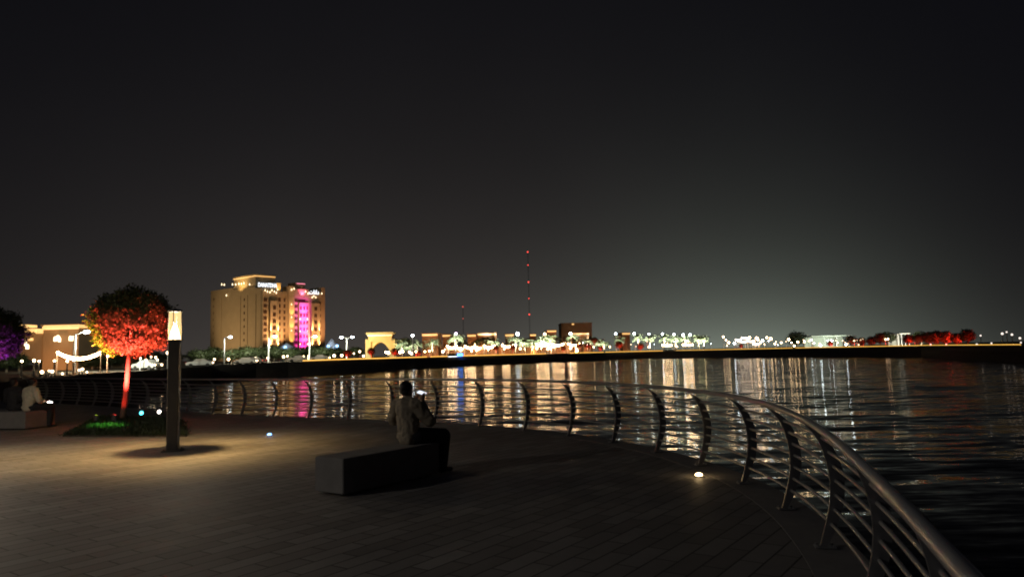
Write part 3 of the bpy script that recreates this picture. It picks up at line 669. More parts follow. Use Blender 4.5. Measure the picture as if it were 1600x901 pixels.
window(468.5, 12, 468.3, 471.8, -1.4)
for px, pw in ((466.5, 2.4), (471.5, 2.4), (476, 2.0)):
    for i in range(6): window(px, pw, 479 + i*11, 484.5 + i*11, -2.5)
for px in (333, 381):
    for i in range(7):
        tt = HL.t(px); z_ = HL.z(px, 468 + i*10.5) if False else A(px, 468 + i*10.5, HF.p(0, tt).y).z
        o = bpy.data.objects.new('window', wm); C.objects.link(o); o.parent = hotel; q = HF.p(-0.05, tt, z_); o.location = q - hotel.location; o.scale = (1.0, 1, 1.5); o.rotation_euler = (0, 0, HF.rz + math.pi/2)
# small flame shaped lamps along the parapets
for px, py in ((409.5, 453), (413, 455), (417, 456), (420, 453), (424, 455), (427, 457), (429, 452), (451, 452), (455, 450.5), (473, 455), (477, 458), (483.5, 464), (486, 462), (489, 464), (498.5, 458)):
    q = HF.p(T(px), -3.0); wall_lamp((q.x, q.y, A(px, py+1.2, q.y).z), win_hot, 0.40)
for px, ys in ((451.2, (476, 496, 517)), (464.8, (499, 518, 538)), (476.2, (499, 518, 538))):
    for y in ys: q = HF.p(T(px), -2.9); wall_lamp((q.x, q.y, A(px, y, q.y).z), win_hot, 0.34)
# the hotel's floodlights (real lamps at its foot and on its ledges)
def flood(px, zpy, v, aim_py, col, p, cone=18, size=0.15, name='floodlight'):
    q = HF.p(T(px), v); z = HF.z(px, zpy); a = HF.p(T(px), 1.2 + v*0.2); za = HF.z(px, aim_py)
    mbx = MB().box((0, 0, 0), (0.5, 0.5, 0.4)); o = mbx.build(name, dark_paint, hotel); o.location = Vector((q.x, q.y, z - 0.5)) - hotel.location
    light('SPOT', 'bulb', Vector((q.x, q.y, z)) - hotel.location, p, col, hotel, aim=Vector((a.x, a.y, za)) - hotel.location, size=size, cone=cone, blend=0.8)
GOLD = (1.0, 0.66, 0.26)
for px, v in ((418.9, -3.2), (430.6, -3.2), (484.4, -2.9), (495.6, -2.9)):
    flood(px, 543, v-.9, 515, GOLD, 16000, 34); flood(px, 520, v-.7, 492, GOLD, 14000, 30)
for zy in (541, 519, 498): flood(453, zy, -5.2, zy-22, (1.0, 0.55, 0.16), 5200, 44)
for zy in (547, 532, 517, 502, 487): flood(470.5, zy, -7.0, zy-9, (1.0, 0.05, 0.60), 8500, 98)
flood(470, 463, -3.5, 447, (1.0, 0.10, 0.30), 4200, 90)
flood(434, 456, -5.0, 447, (1.0, 0.55, 0.12), 2500, 50)
flood(425, 543, -14, 490, (1.0, 0.54, 0.26), 30000, 110); flood(490, 543, -14, 490, (1.0, 0.44, 0.20), 27000, 110); flood(441, 543, -9, 495, (1.0, 0.46, 0.16), 9000, 90)
flood(503, 543, -12, 480, (1.0, 0.40, 0.18), 4000, 50)
q = HF.p(-48, tD*0.45, 1.5)
light('SPOT', 'bulb', q - hotel.location, 68000, (1.0, 0.69, 0.36), hotel, aim=HF.p(0, tD*0.42, 26) - hotel.location, size=1.0, cone=85, blend=.7)
q = HF.p(-6, tD*0.38, zt+1); light('SPOT', 'bulb', q - hotel.location, 4000, (1.0, 0.62, 0.2), hotel, aim=HF.p(4, tD*0.38, ztop) - hotel.location, size=.4, cone=110, blend=.7)
# roof signs
def sign(label, body, px0, px1, py0, py1, v, col, rise):
    cu = bpy.data.curves.new('sign', 'FONT'); cu.body = body; cu.size = 1.0; cu.extrude = 0.04; cu.offset = 0.012
    o = bpy.data.objects.new('letters', cu); C.objects.link(o); bpy.context.view_layer.update()
    me = bpy.data.meshes.new_from_object(o.evaluated_get(bpy.context.evaluated_depsgraph_get())); bpy.data.objects.remove(o)
    me.materials.clear(); me.materials.append(col)
    xs = [p.co.x for p in me.vertices]; ys = [p.co.y for p in me.vertices]
    t0, t1 = T(px0), T(px1); z1, z0 = HF.z(px0, py0), HF.z(px0, py1); q = HF.p(t0, v, z0)
    t = thing('roof_sign', label, 'sign', q, HF.rz)
    w_, h_ = t1-t0, z1-z0; sx, sy = w_/(max(xs)-min(xs)), h_/(max(ys)-min(ys))
    for p in me.vertices: p.co = ((p.co.x-min(xs))*sx, -p.co.z*3, (p.co.y-min(ys))*sy)
    L = bpy.data.objects.new('letters', me); C.objects.link(L); L.parent = t
    fr = MB(); fr.box((w_/2, 0.35, -0.15), (w_, 0.12, 0.12)); fr.box((w_/2, 0.35, h_*0.6), (w_, 0.08, 0.08))
    for i in range(6): fr.box((w_*(i+.5)/6, 0.35, h_*0.2), (0.08, 0.08, h_*1.3 + .4))
    fr.build('sign_frame', dark_paint, t)
sign_m = glow('sign_white', (0.86, 0.93, 1.0), 1.7)
sign('white lit capital letters in a row along the hotel roof edge', 'DANATDHA', 400.5, 430, 441.5, 448.0, -1.6, sign_m, 0)
sign('short white lit script on the roof at the hotel end beside the magenta bay', '\ufe95\ufe8e\ufee7\u0627\u062f', 480.5, 496, 452.5, 459.5, -1.6, sign_m, 0)

# ---------------------------------------------------------------- low buildings with amber cornices
def low_building(label, px0, px1, py_top, back, m=wall_terra, depth=14, lit=900, band=(0, 1), wins=4, winm=None, hot=1.0, cat='building'):
    pm = (px0+px1)/2; Y = shore(pm)[0] + back; a, b = place(px0, Y), place(px1, Y); fr = Frame((a.x, a.y), (b.x-a.x, b.y-a.y)); L = (b-a).length
    z0 = land_z(pm); z1 = A(pm, py_top, Y).z
    t = thing('low_building', label, cat, (a.x, a.y, z0))
    mb = MB(); fr.box(mb, 0, L, z0, z1 - 0.3, 0, depth); mb.build('wall', m, t, False, True)
    mb = MB(); fr.box(mb, -.3, L+.3, z1 - 0.299, z1, -0.5, depth+.3); mb.build('roof_slab', m, t, False, True)
    mb = MB(); fr.box(mb, L*band[0], L*band[1], z1 - 0.95, z1 - 0.35, -0.35, -0.02); mb.build('cornice_light', cornice_m, t, False, True)
    for i in range(wins):
        x = L*(i+.5)/wins; h = (z1-z0)
        mb = MB(); ww = min(1.4, L/wins*0.28); fr.box(mb, x-ww, x+ww, z0 + h*0.12, z0 + h*0.52, -0.08, -0.02)
        c = fr.p(x, -0.05, z0 + h*0.52); V_ = [(fr.p(x+ww*math.cos(math.pi*k/8), -0.08, z0+h*0.52+ww*0.9*math.sin(math.pi*k/8))) for k in range(9)]
        mb.add(V_, [tuple(range(9))[::-1]]); mb.build('window', winm or win_dark, t, False, True)
    if lit:
        q = fr.p(L/2, -7, z0 + 0.6); light('SPOT', 'bulb', q - Vector((a.x, a.y, z0)), lit*.22, (1.0, 0.46, 0.16), t, aim=fr.p(L/2, 0, (z0+z1)/2) - Vector((a.x, a.y, z0)), size=0.4, cone=140, blend=.5)
    return t, fr, L, z0, z1
low_building('terracotta building with a single wide amber cornice just right of the gateway', 660, 684, 520, 40, lit=9000, wins=3)
low_building('small terracotta block with a short amber cornice beside the purple lamp', 692, 704, 521.5, 44, lit=3500, wins=2)
low_building('small terracotta block with a short amber cornice above the second lit festoon', 731, 744, 521.5, 44, lit=5200, wins=2)
low_building('long low building with the widest amber cornice behind the palms', 747, 776, 519.5, 40, lit=11000, wins=5)
low_building('small block with a short amber cornice between two tall palms', 790, 803, 521, 42, lit=6500, wins=2)
low_building('narrow block with a reddish cornice below the radio mast', 829, 838, 521, 42, lit=4500, wins=1)
low_building('two storey block with a stepped amber cornice left of the dark building', 856, 870, 515, 46, lit=7500, wins=2)
low_building('dark brown apartment block with a few white windows behind the palms', 878, 926, 504, 70, mat('wall_umber', (0.22, 0.16, 0.11), 0.9), 20, 9000, (0.35, 0.42), 6, win_dark)
low_building('low pavilion with an amber cornice in front of the dark brown block', 894, 921, 519, 38, lit=9500, wins=4)
low_building('small kiosk with a thin amber cornice between the two white globe lamps', 973, 985, 519, 44, lit=1500, wins=2)
for px, py in ((880, 510), (882, 516), (887, 510), (884, 520), (896, 506), (924, 514), (927, 518)):
    pass
# ---------------------------------------------------------------- gateway
gY = shore(594)[0] + 45
def gp(px): return place(px, gY)
a, b = gp(571), gp(617); gf = Frame((a.x, a.y), (b.x-a.x, b.y-a.y)); gL = (b-a).length; z0 = land_z(594)
wall_gold = mat('wall_gold', (0.50, 0.36, 0.15), 0.8, 0, 0.12, 0.3)
gate = thing('gateway', 'cream gateway with a pointed arch and stepped cornice, lit golden', 'gateway', (a.x, a.y, z0))
zA, zB, zC = A(594, 519, gY).z, A(594, 523.5, gY).z, A(594, 546, gY).z
def gbx(name, m, *bx):
    mb = MB()
    for x in bx: gf.box(mb, *x)
    return mb.build(name, m, gate, False, True)
gbx('pillar', wall_gold, (0, gL*.19, z0, zB-1.2, 0, 4)); gbx('pillar', wall_gold, (gL*.81, gL, z0, zB-1.2, 0, 4))
gbx('lintel', wall_gold, (gL*.10, gL*.90, zB-1.9, zA-0.6, -0.3, 4.3))
gbx('cornice', wall_gold, (gL*.04, gL*.96, zA-0.6, zA, -0.8, 4.8))
gbx('cornice_light', cornice_m, (gL*.08, gL*.92, zA-1.15, zA-0.75, -0.6, -0.31))
am = MB(); n = 10                                             # spandrels of the arch
for sd in (-1, 1):
    V_ = []
    for k_ in range(n+1):
        x = gL*.5 + sd*gL*.31*(1-k_/n); zz = z0 + (zB-1.9-z0)*(0.45 + 0.5*(math.sin(k_/n*math.pi/2)**0.8))
        V_.append((x, zz))
    for (x0, y0), (x1, y1) in zip(V_, V_[1:]):
        P_ = [gf.p(x0, .6, y0), gf.p(x1, .6, y1), gf.p(x1, .6, zB-1.9), gf.p(x0, .6, zB-1.9), gf.p(x0, 3.4, y0), gf.p(x1, 3.4, y1), gf.p(x1, 3.4, zB-1.9), gf.p(x0, 3.4, zB-1.9)]
        am.add(P_, [(0, 1, 2, 3), (4, 7, 6, 5), (0, 4, 5, 1), (3, 2, 6, 7)])
am.build('arch', wall_gold, gate, False, True)
for f_ in (0.06, 0.94, 0.5): 
    q = gf.p(gL*f_, -6, z0+.6) - gate.location; light('SPOT', 'bulb', q, 1900, (1.0, 0.56, 0.09), gate, aim=gf.p(gL*f_, 0, zB) - gate.location, size=.3, cone=75, blend=.7)
q = gf.p(gL*.5, 6.5, z0+.8) - gate.location; light('SPOT', 'bulb', q, 1900, (1.0, 0.52, 0.07), gate, aim=gf.p(gL*.5, 20, zA) - gate.location, size=.3, cone=150)
# ---------------------------------------------------------------- mall on the left
def mall_part(px0, px1, py_top, back, name='wall'):
    pass
ml, fr, L, z0, z1 = low_building('sand coloured mall with a broad glowing amber roof edge behind the violet tree', 66, 122, 506.5, 75, mat('wall_mall', (0.34, 0.24, 0.15), 0.85, 0, .15, .3), 26, 9000, wins=0)
def mall_box(px0, px1, py0, py1, Y_off, name, m):
    Y = shore(94)[0] + 75 + Y_off; a, b = place(px0, Y), place(px1, Y); mb = MB(); f_ = Frame((a.x, a.y), (b.x-a.x, b.y-a.y))
    f_.box(mb, 0, (b-a).length, A((px0+px1)/2, py1, Y).z, A((px0+px1)/2, py0, Y).z, 0, 3); mb.build(name, m, ml, False, True)
mall_box(66, 122, 507.5, 512, -1.2, 'cornice_light', cornice_m)
for x0, x1, y0, y1 in ((35, 55, 513.5, 518.5), (54, 68, 515, 520.5), (32, 40, 507, 511), (17, 27, 507, 509), (34, 48, 528, 532)): mall_box(x0, x1, y0, y1, 1.0, 'cornice_light', cornice_m)
mall_box(30, 67, 520.5, 562, 1.5, 'wing', MATS['wall_mall']); mall_box(-20, 31, 512, 562, 3.5, 'wing', MATS['wall_mall'])
for px, py, wd in ((84.5, 529, 4.2), (88.5, 527, 4.4), (91, 530, 3), (108, 528, 3.6), (113, 528, 4.0), (41, 541, 4), (38, 536, 2.4)):
    Y = shore(94)[0] + 73.2; a, b = place(px-wd/2, Y), place(px+wd/2, Y); mb = MB(); zz = A(px, py+4, Y).z; hh = A(px, py-3.5, Y).z - zz; w_ = (b-a).length
    cx, cy = (a.x+b.x)/2, (a.y+b.y)/2
    Vp = [(-w_/2, 0), (w_/2, 0)] + [(w_/2*math.cos(math.pi*k_/8), hh*.6 + hh*.4*math.sin(math.pi*k_/8)) for k_ in range(9)]
    nV = len(Vp); mb.add([(cx+x, cy, zz+y) for x, y in Vp] + [(cx+x, cy+.3, zz+y) for x, y in Vp], [tuple(range(nV)), tuple(range(nV, 2*nV))[::-1]] + [(i, nV+i, nV+(i+1) % nV, (i+1) % nV) for i in range(nV)])
    mb.build('window', win_hot, ml, False, True)
# ---------------------------------------------------------------- tents
for i, (p0, p1, py, lab) in enumerate(((430, 466, 535.5, 'grey peaked tent roof with a blue light in front of the gold hotel bay'), (504, 533, 529, 'grey peaked tent roof with two blue lights beyond the hotel end'))):
    pm = (p0+p1)/2; Y = shore(pm)[0] + 120; a, b = place(p0, Y), place(p1, Y); z0 = land_z(pm); r_ = (b-a).length/2; h_ = A(pm, py, Y).z - z0; e_ = A(pm, 546, Y).z - z0
    t = thing('tent', lab, 'tent', place(pm, Y))
    MB().lathe([(r_, e_), (r_*.7, e_+(h_-e_)*.28), (r_*.4, e_+(h_-e_)*.6), (r_*.15, e_+(h_-e_)*.88), (0.1, h_)], 12).build('canopy', mat('tent_cloth', (.45, .45, .45), .8), t)
    for k_ in range(6):
        w_ = 6.283*k_/6+.3; MB().tube([(r_*.92*math.cos(w_), r_*.92*math.sin(w_), 0), (r_*.92*math.cos(w_), r_*.92*math.sin(w_), e_+.1)], 0.12, 6).build('pole', pole_mat, t)
    for dx in ((0.1,) if i == 0 else (-.2, .75)): MB().ball((r_*dx, -r_*.75, e_+(h_-e_)*.32), .55, 8, 6).build('spotlight', glow('tent_blue', (.25, .55, 1.0), 4), t)
    light('SPOT', 'bulb', (0, -r_*1.6, e_+5), 900, (.6, .75, 1.0), t, aim=(0, 0, e_), size=.5, cone=80)
# ---------------------------------------------------------------- radio masts
def mast(label, px, ys, Y, w_, red):
    p = A(px, yh(px), Y); z0 = 0.5; ztop = A(px, ys[0]-1.5, Y).z; t = thing('radio_mast', label, 'mast', (p.x, p.y, z0)); mb = MB(); H_ = ztop - z0
    for k_ in range(3):
        a_ = 2.094*k_; mb.tube([(w_*math.cos(a_), w_*math.sin(a_), 0), (w_*.5*math.cos(a_), w_*.5*math.sin(a_), H_)], .07, 4)
    n = int(H_/3)
    for i in range(n):
        s_ = w_*(1-.5*i/n)
        for k_ in range(3):
            a_, b_ = 2.094*k_, 2.094*(k_+1); mb.tube([(s_*math.cos(a_), s_*math.sin(a_), i*3), (s_*math.cos(b_), s_*math.sin(b_), i*3+3)], .05, 3, False)
    mb.build('lattice', dark_paint, t)
    for i, y in enumerate(ys): MB().ball((0, 0, A(px, y, Y).z - z0), 0.85 if i % 2 == 0 else .62, 8, 6).build('beacon', red, t)
redb = glow('beacon_red', (1.0, 0.07, 0.05), 2.2)
mast('tall thin radio mast with five red beacons one above another', 828.5, (393.5, 414, 440.5, 466, 491), 800, .8, redb)
mast('shorter distant radio mast with two faint red beacons', 724.5, (479, 497.5), 800, .7, glow('beacon_faint', (1.0, 0.14, 0.10), 0.8))
# ---------------------------------------------------------------- street lamps and globe lamps
def globe_proto():
    t = thing('globe_lamp', 'x', 'street lamp')
    MB().tube([(0, 0, 0), (0, 0, 1)], [0.10, 0.07], 8).build('pole', pole_mat, t)
    MB().ball((0, 0, 0), 1.0, 12, 8).build('globe', cool_hot, t, True)
    return t
GP = None
def globe(px, py, back, r, m, ph=None):
    """a lamp on a pole; py is the height of its globe"""
    global GP
    Y = shore(px)[0] + back; p = place(px, Y); h = A(px, py, Y).z - p.z
    if GP is None: GP = globe_proto(); t = GP
    else: t = copy_tree(GP)
    t.location = p; r *= rnd.uniform(.65, 1.12)
    for c_ in t.children:
        if c_.name.startswith('pole'): c_.scale = (1, 1, h - r*.8)
        else:
            c_.location = (0, 0, h); c_.scale = (r, r, r)
            if m is not cool_hot:
                if c_.data.materials[0] is not m:
                    key = 'globe_' + m.name; me = bpy.data.meshes.get(key)
                    if not me: me = c_.data.copy(); me.name = key; me.materials.clear(); me.materials.append(m)
                    c_.data = me
            elif c_.data.materials[0] is not cool_hot: c_.data = [q_ for q_ in GP.children if q_.name.startswith('globe')][0].data
    return t
def row(items, phrase, cat, group):
    items = sorted(items, key=lambda it: it[0])
    for i, (px, o) in enumerate(items): tag(o, phrase % ordinal(i), cat, group)
purple_hot = glow('bulb_lilac', (0.85, 0.62, 1.0), 7.0)
L_ = []
for px, py, m in ((645, 524, cool_hot), (713, 521, purple_hot), (809.5, 521.5, cool_hot), (852, 521.5, white_hot), (892, 521, cool_hot), (963, 521, cool_hot), (992, 521, cool_hot), (1015, 521.5, cool_hot), (1036, 521.5, cool_hot), (1054, 522, cool_hot), (1068.5, 523, cool_hot), (1079, 523, cool_hot), (1131, 526, white_hot), (1172, 527, white_hot), (1183, 528, white_hot), (1199, 527, white_hot), (1205, 529, white_hot), (1233, 530, white_hot)):
    L_.append((px, globe(px, py, 22, 0.54 if py < 523 else .46, m)))
row(L_, 'tall globe lamp along the far promenade, %s from the left', 'street lamp', 'tall globe lamps on the far promenade')
L_ = []
for px, py in ((34, 564), (53, 563), (61, 564), (85, 563.5), (105, 564), (115, 562), (603, 550), (607, 551), (625, 550), (629, 549), (640, 550), (643, 552), (650, 549), (664, 549), (671, 548), (692, 549), (737, 548), (763, 546), (788, 545), (813, 544.5), (839, 544), (856, 545), (891, 544), (928, 542), (953, 541.5), (1014, 542), (1058, 541), (1101, 532), (1135, 531), (1139, 535), (1148, 536), (1185, 531), (1189, 535), (1192, 532), (1211, 537), (1221, 535), (1237, 535), (1241, 540), (1247, 534), (1257, 533.5), (1268, 531), (1282, 539), (1294, 532), (1300, 532), (1322, 538)):
    L_.append((px, globe(px, py, 10 if px > 300 else 16, 0.34 if px > 300 else .12, white_hot if px < 1130 or px % 2 else cool_hot)))
row(L_, 'short lamp with a white bulb near the far bank, %s from the left', 'lamp', 'short white lamps near the far bank')
L_ = []
for px, py in ((1335, 532), (1340, 532.5), (1345, 531), (1349, 530), (1342, 538), (1384, 530), (1388, 529.5), (1430, 532), (1454, 538), (1478, 538), (1526, 538), (1533, 524), (1549, 536), (1567, 521), (1574, 518.5), (1582, 522.5), (1594, 528), (1595, 535)):
    L_.append((px, globe(px, py, 14, 0.30 if px < 1400 else .22, warm_hot if px < 1400 else glow('bulb_dim', (1.0, .85, .75), 1.5))))
row(L_, 'small warm lamp toward the end of the far bank, %s from the left', 'lamp', 'small lamps at the end of the far bank')
L_ = []
for i in range(64):  # scattered at random, added to stand in for the warm haze of light
    px = rnd.uniform(690, 1125) if i < 40 else rnd.uniform(1128, 1330); base_ = 546 - (px-690)*0.013
    L_.append((px, globe(px, base_ - rnd.uniform(0, 9 if px < 1125 else 8), 8 + rnd.uniform(0, 24), rnd.uniform(.11, .21), warm_hot if rnd.random() < .75 else cool_hot)))
row(L_, 'little lamp added to thicken the glow of the far promenade, %s from the left', 'lamp', 'little lamps added for the glow of the far promenade')
# tall street lamps with arms
def street_lamp(label, px, py, back, double=False):
    Y = shore(px)[0] + back; p = place(px, Y); h = A(px, py, Y).z - p.z; t = thing('street_lamp', label, 'street lamp', p, 0, 'tall street lamps in front of the hotel')
    MB().tube([(0, 0, 0), (0, 0, h)], [.24, .16], 8).build('pole', mat('lit_pole', (.7, .7, .68), .5), t)
    for s_ in ((-1, 1) if double else (1,)):
        MB().tube([(0, 0, h-.1), (s_*.9, 0, h+.25), (s_*1.5, 0, h+.3)], .08, 6).build('arm', pole_mat, t)
        hd = MB().ball((s_*1.6, 0, h+.25), (.5, .3, .24), 10, 6).build('lamp_head', cool_hot, t, True)
        light('SPOT', 'bulb', (s_*1.6, -.3, h-.4), 2500 if double else 16000, (.95, .97, .75), t, aim=(s_*1.0, 14, 2), size=.3, cone=150)
street_lamp('single armed street lamp in front of the left face of the hotel', 350, 528, 60)
street_lamp('single armed street lamp before the leftmost bright strip of the hotel front', 420, 527, 50)
street_lamp('single armed street lamp before the right end of the hotel front', 483.5, 527, 50)
street_lamp('double armed street lamp between the hotel and the gateway', 542, 528, 45, True)
street_lamp('single armed street lamp in front of the mall with the amber roof edge', 116, 522, 30)
# ---------------------------------------------------------------- festoons
bulb_me = bpy.data.meshes.new('bulb'); tb = MB().ball((0, 0, 0), 1.0, 8, 6); bulb_me.from_pydata(tb.v, [], tb.f); bulb_me.materials.append(glow('festoon_bulb', (1.0, 0.62, 0.31), 50.0))
bulb_soft = bulb_me.copy(); bulb_soft.materials.clear(); bulb_soft.materials.append(glow('festoon_soft', (1.0, .84, .66), 6.0))
def festoon(label, px0, px1, py, sag, back, n, r, group='festoons of white bulbs', power=1200, m=None):
    Y = shore((px0+px1)/2)[0] + back; a, b = A(px0, py, Y), A(px1, py, Y); z0 = land_z(px0)
    t = thing('festoon', label, 'string lights', (a.x, a.y, z0), 0, group); h = a.z - z0; d = Vector((b.x-a.x, 0, b.z-a.z))
    for x in (0, 1): q = d*x; MB().tube([(q.x, 0, 0), (q.x, 0, h+q.z+.1)], .07, 6).build('pole', pole_mat, t)
    pts = []
    for i in range(n):
        x = (i+.5)/n; q = d*x; pts.append((q.x, 0, h + q.z - sag*4*x*(1-x)))
    MB().tube([(0, 0, h)] + pts + [(d.x, 0, h+d.z)], .03, 4).build('cable', dark_paint, t)
    for p in pts:
        o = bpy.data.objects.new('bulb', m or bulb_me); C.objects.link(o); o.parent = t; o.location = (p[0], 0, p[2]-r*.6); o.scale = (r*.9, r*.9, r*1.25)
    if power: light('SPOT', 'bulb_glow', (d.x/2, -1.0, h - sag - .6), power, (1.0, .50, .22), t, aim=(d.x/2, 3, 0), size=.5, cone=150)
row([], '', '', '')
FS = [(698, 714, 539.3), (726, 743, 539.5), (755.5, 774, 538.8), (784, 802, 538), (837.5, 857, 536.5), (862, 881, 536), (886.5, 906, 535.6)]
for i, (a, b, y) in enumerate(FS): festoon('sagging string of bright white bulbs on the far terraces, %s from the left' % ordinal(i), a, b, y, 0.75, 16, 11, .26)
festoon('long sagging string of many white bulbs in front of the mall', 89, 158, 549, 0.75, 20, 26, .15, None, power=900)
festoon('short level string of white bulbs left of the bright market', 1034, 1050, 538.3, 0.2, 14, 7, .28, None, power=300)
festoon('short level string of white bulbs nearest the bright market', 1066, 1083, 537.5, 0.2, 14, 7, .28, None, power=300)
MK = [(1149, 1158, 533, 526), (1155, 1168, 536, 528), (1168, 1179, 530, 533), (1176, 1186, 534, 538), (1158, 1172, 527, 526)]
for i, (a, b, y, y2) in enumerate(MK): festoon('string of white bulbs over the bright market, %s from the left' % ordinal(i), a, b, (y+y2)/2, 0.3, 18 + 4*i, 8, .30, 'festoons over the bright market', power=500, m=bulb_soft)
# lit blue and white panel on the bank
Y, z = shore(711); a, b = bank_edge(700) + Vector((0, -.6, 0)), bank_edge(722.5) + Vector((0, -.6, 0)); t = thing('light_panel', 'low screen glowing white at one end and blue at the other, on the far bank', 'screen', a)
dv = b - a
def pan(x0, x1, m, name): MB().box((dv.x*(x0+x1)/2, dv.y*(x0+x1)/2, .35), ((x1-x0)*dv.length, .3, .85), math.atan2(dv.y, dv.x)).build(name, m, t)
pan(0, .62, glow('panel_white', (.9, .95, 1.0), 4.5), 'white_screen'); pan(.62, 1.0, glow('panel_blue', (.05, .22, 1.0), 9.0), 'blue_screen'); pan(-.01, 1.01, dark_paint, 'stand'); t.children[-1].location = (0, .35, -.1)
# ---------------------------------------------------------------- palms
def palm_meshes(seed):
    R = random.Random(seed); cm = MB()
    for i in range(26):
        w_ = 2.4*i + R.uniform(-.2, .2); el0 = R.uniform(-.15, 1.25); Lf = R.uniform(2.3, 3.0); d = Vector((math.cos(w_), math.sin(w_), 0)); p = Vector((0, 0, 0)); e = el0; pts = []
        for k_ in range(9): pts.append(p.copy()); p += (d*math.cos(e) + Vector((0, 0, math.sin(e))))*Lf/8; e -= .16 + .06*R.random()
        sd = Vector((-d.y, d.x, 0))
        cm.tube(pts, [.05-.004*k_ for k_ in range(9)], 3, False)
        for k_ in range(1, 9):
            q = pts[k_]; dr = (pts[k_]-pts[k_-1]).normalized(); ll = .62*math.sin(math.pi*(k_+.6)/10)+.12
            for f_ in (0, .33, .66):
                qq = q.lerp(pts[k_-1], f_)
                for s_ in (-1, 1):
                    tip = qq + sd*s_*ll*.85 + dr*ll*.55 + Vector((0, 0, -.16-.1*R.random()))
                    cm.add([qq - dr*.05, qq + dr*.05, tip], [(0, 1, 2)])
    return cm
pal_c = []
for i in range(2):
    me = palm_meshes(i+3); o = me.build('crown', palm_leaf); pal_c.append(o.data); bpy.data.objects.remove(o)
tm = MB(); prf = [(.26, 0)] + [(.2 if i % 2 else .165, i/14) for i in range(1, 14)] + [(.2, 1)]
tm.lathe(prf, 8); o = tm.build('trunk', bark); pal_t = o.data; bpy.data.objects.remove(o)
def palm(px, py, back, power=2600, col=(.80, 1.0, .72), scale=1.0):
    Y = shore(px)[0] + back; p = place(px, Y); h = A(px, py, Y).z - p.z - 0.9*scale
    t = thing('palm_tree', 'x', 'palm', p, rnd.uniform(0, 6.28))
    for nm, me in (('trunk', pal_t), ('crown', rnd.choice(pal_c))):
        o = bpy.data.objects.new(nm, me); C.objects.link(o); o.parent = t
        if nm == 'trunk': o.scale = (1, 1, h)
        else: o.location = (0, 0, h); o.scale = (scale,)*3
    if power:
        q = Vector((0, 0, 0)); l = light('SPOT', 'bulb', (0, 0, 0), power, col, t, aim=(0, 0, 1), size=.15, cone=75, blend=.7)
        a_ = -t.rotation_euler.z - math.pi/2; l.location = (2.2*math.cos(a_), 2.2*math.sin(a_), .6); l.rotation_euler = (Vector((0, 0, h+.3)) - l.location).to_track_quat('-Z', 'Y').to_euler()
    return t
L_ = []
for px, py, bk_, pw in ((628, 532, 34, 1600), (640, 534, 30, 2200), (652, 535, 36, 1200), (676, 531, 30, 1500), (712, 524, 26, 3800), (722, 530, 32, 1800), (748, 529, 28, 3000), (762, 526, 24, 5200), (770, 529, 30, 4200), (806, 526, 26, 4200), (820, 531, 30, 3200), (832, 530, 32, 2600), (846, 527, 26, 4400), (858, 525, 24, 4800), (868, 527, 30, 3600), (893, 523, 24, 5200), (900, 528, 28, 4200), (918, 529, 30, 3200), (936, 532, 26, 3200), (944, 533, 30, 2200), (968, 528, 28, 2200), (997, 524, 24, 5500), (1016, 525, 26, 4800), (1038, 525, 26, 4800), (1056, 526, 26, 4200), (1071, 526, 26, 4800), (1092, 526, 26, 4800), (1100, 527, 30, 3200)):
    L_.append((px, palm(px, py - 1.0, bk_, pw*9, (.95, 1.0, .78), scale=1.4)))
row(L_, 'date palm lit pale green on the far promenade, %s from the left', 'palm', 'palms lit pale green on the far promenade')
# ---------------------------------------------------------------- red round trees on the far bank
small_c = crown_mb(900, (1.05, 1.05, 0.95), 0.17, 21, .2).build('crown', leaf); small_me = small_c.data; bpy.data.objects.remove(small_c)
so = MB().tube([(0, 0, 0), (.03, 0, .5), (0, 0, 1)], [.10, .08, .07], 8).build('trunk', bark); st_me = so.data; bpy.data.objects.remove(so)
def red_tree(px, py, r, back, power=1500, col=(1.0, .02, .012)):
    Y = shore(px)[0] + back; p = place(px, Y); h = max(r*.9, A(px, py, Y).z - p.z); t = thing('topiary_tree', 'x', 'tree', p, rnd.uniform(0, 6))
    o = bpy.data.objects.new('trunk', st_me); C.objects.link(o); o.parent = t; o.scale = (1, 1, h)
    o = bpy.data.objects.new('crown', small_me); C.objects.link(o); o.parent = t; o.location = (0, 0, h); o.scale = (r,)*3
    a_ = -t.rotation_euler.z - math.pi/2; l = light('SPOT', 'bulb', (2.0*r*math.cos(a_), 2.0*r*math.sin(a_), .4), power*r*r, col, t, aim=(0, 0, h), size=.1, cone=80, blend=.6)
    return t
L_ = []
for px, py, r in ((543, 551.5, .95), (580, 548.5, 1.0), (617, 549, 1.1), (654, 550.5, .9), (775, 543, 1.0), (801, 542, 1.0), (880, 544, 1.1), (905, 540, 1.2), (918, 539, 1.3), (929, 531, 1.4), (938, 543, 1.2), (968, 537.5, 1.7), (1001, 540.5, 1.6), (1158, 540, .8), (1297, 536, 1.0)):
    L_.append((px, red_tree(px, py, r, 9)))
row(L_, 'small round tree lit red near the far bank, %s from the left', 'tree', 'small red lit trees near the far bank')
L_ = []
for px, py, r, pw in ((1330, 531, 2.2, 500), (1346, 533, 1.8, 400), (1362, 532, 2.0, 450), (1376, 528, 2.4, 260), (1420, 529, 2.0, 1500), (1434, 529, 1.9, 600), (1452, 527, 2.3, 700), (1462, 526, 2.5, 1100), (1478, 526.5, 2.3, 2200), (1495, 528, 1.8, 2000), (1512, 524, 2.2, 450)):
    L_.append((px, red_tree(px, py, r*.8, 14, pw*.6)))
row(L_, 'broad tree glowing red at the dark end of the far bank, %s from the left', 'tree', 'red lit trees at the end of the far bank')
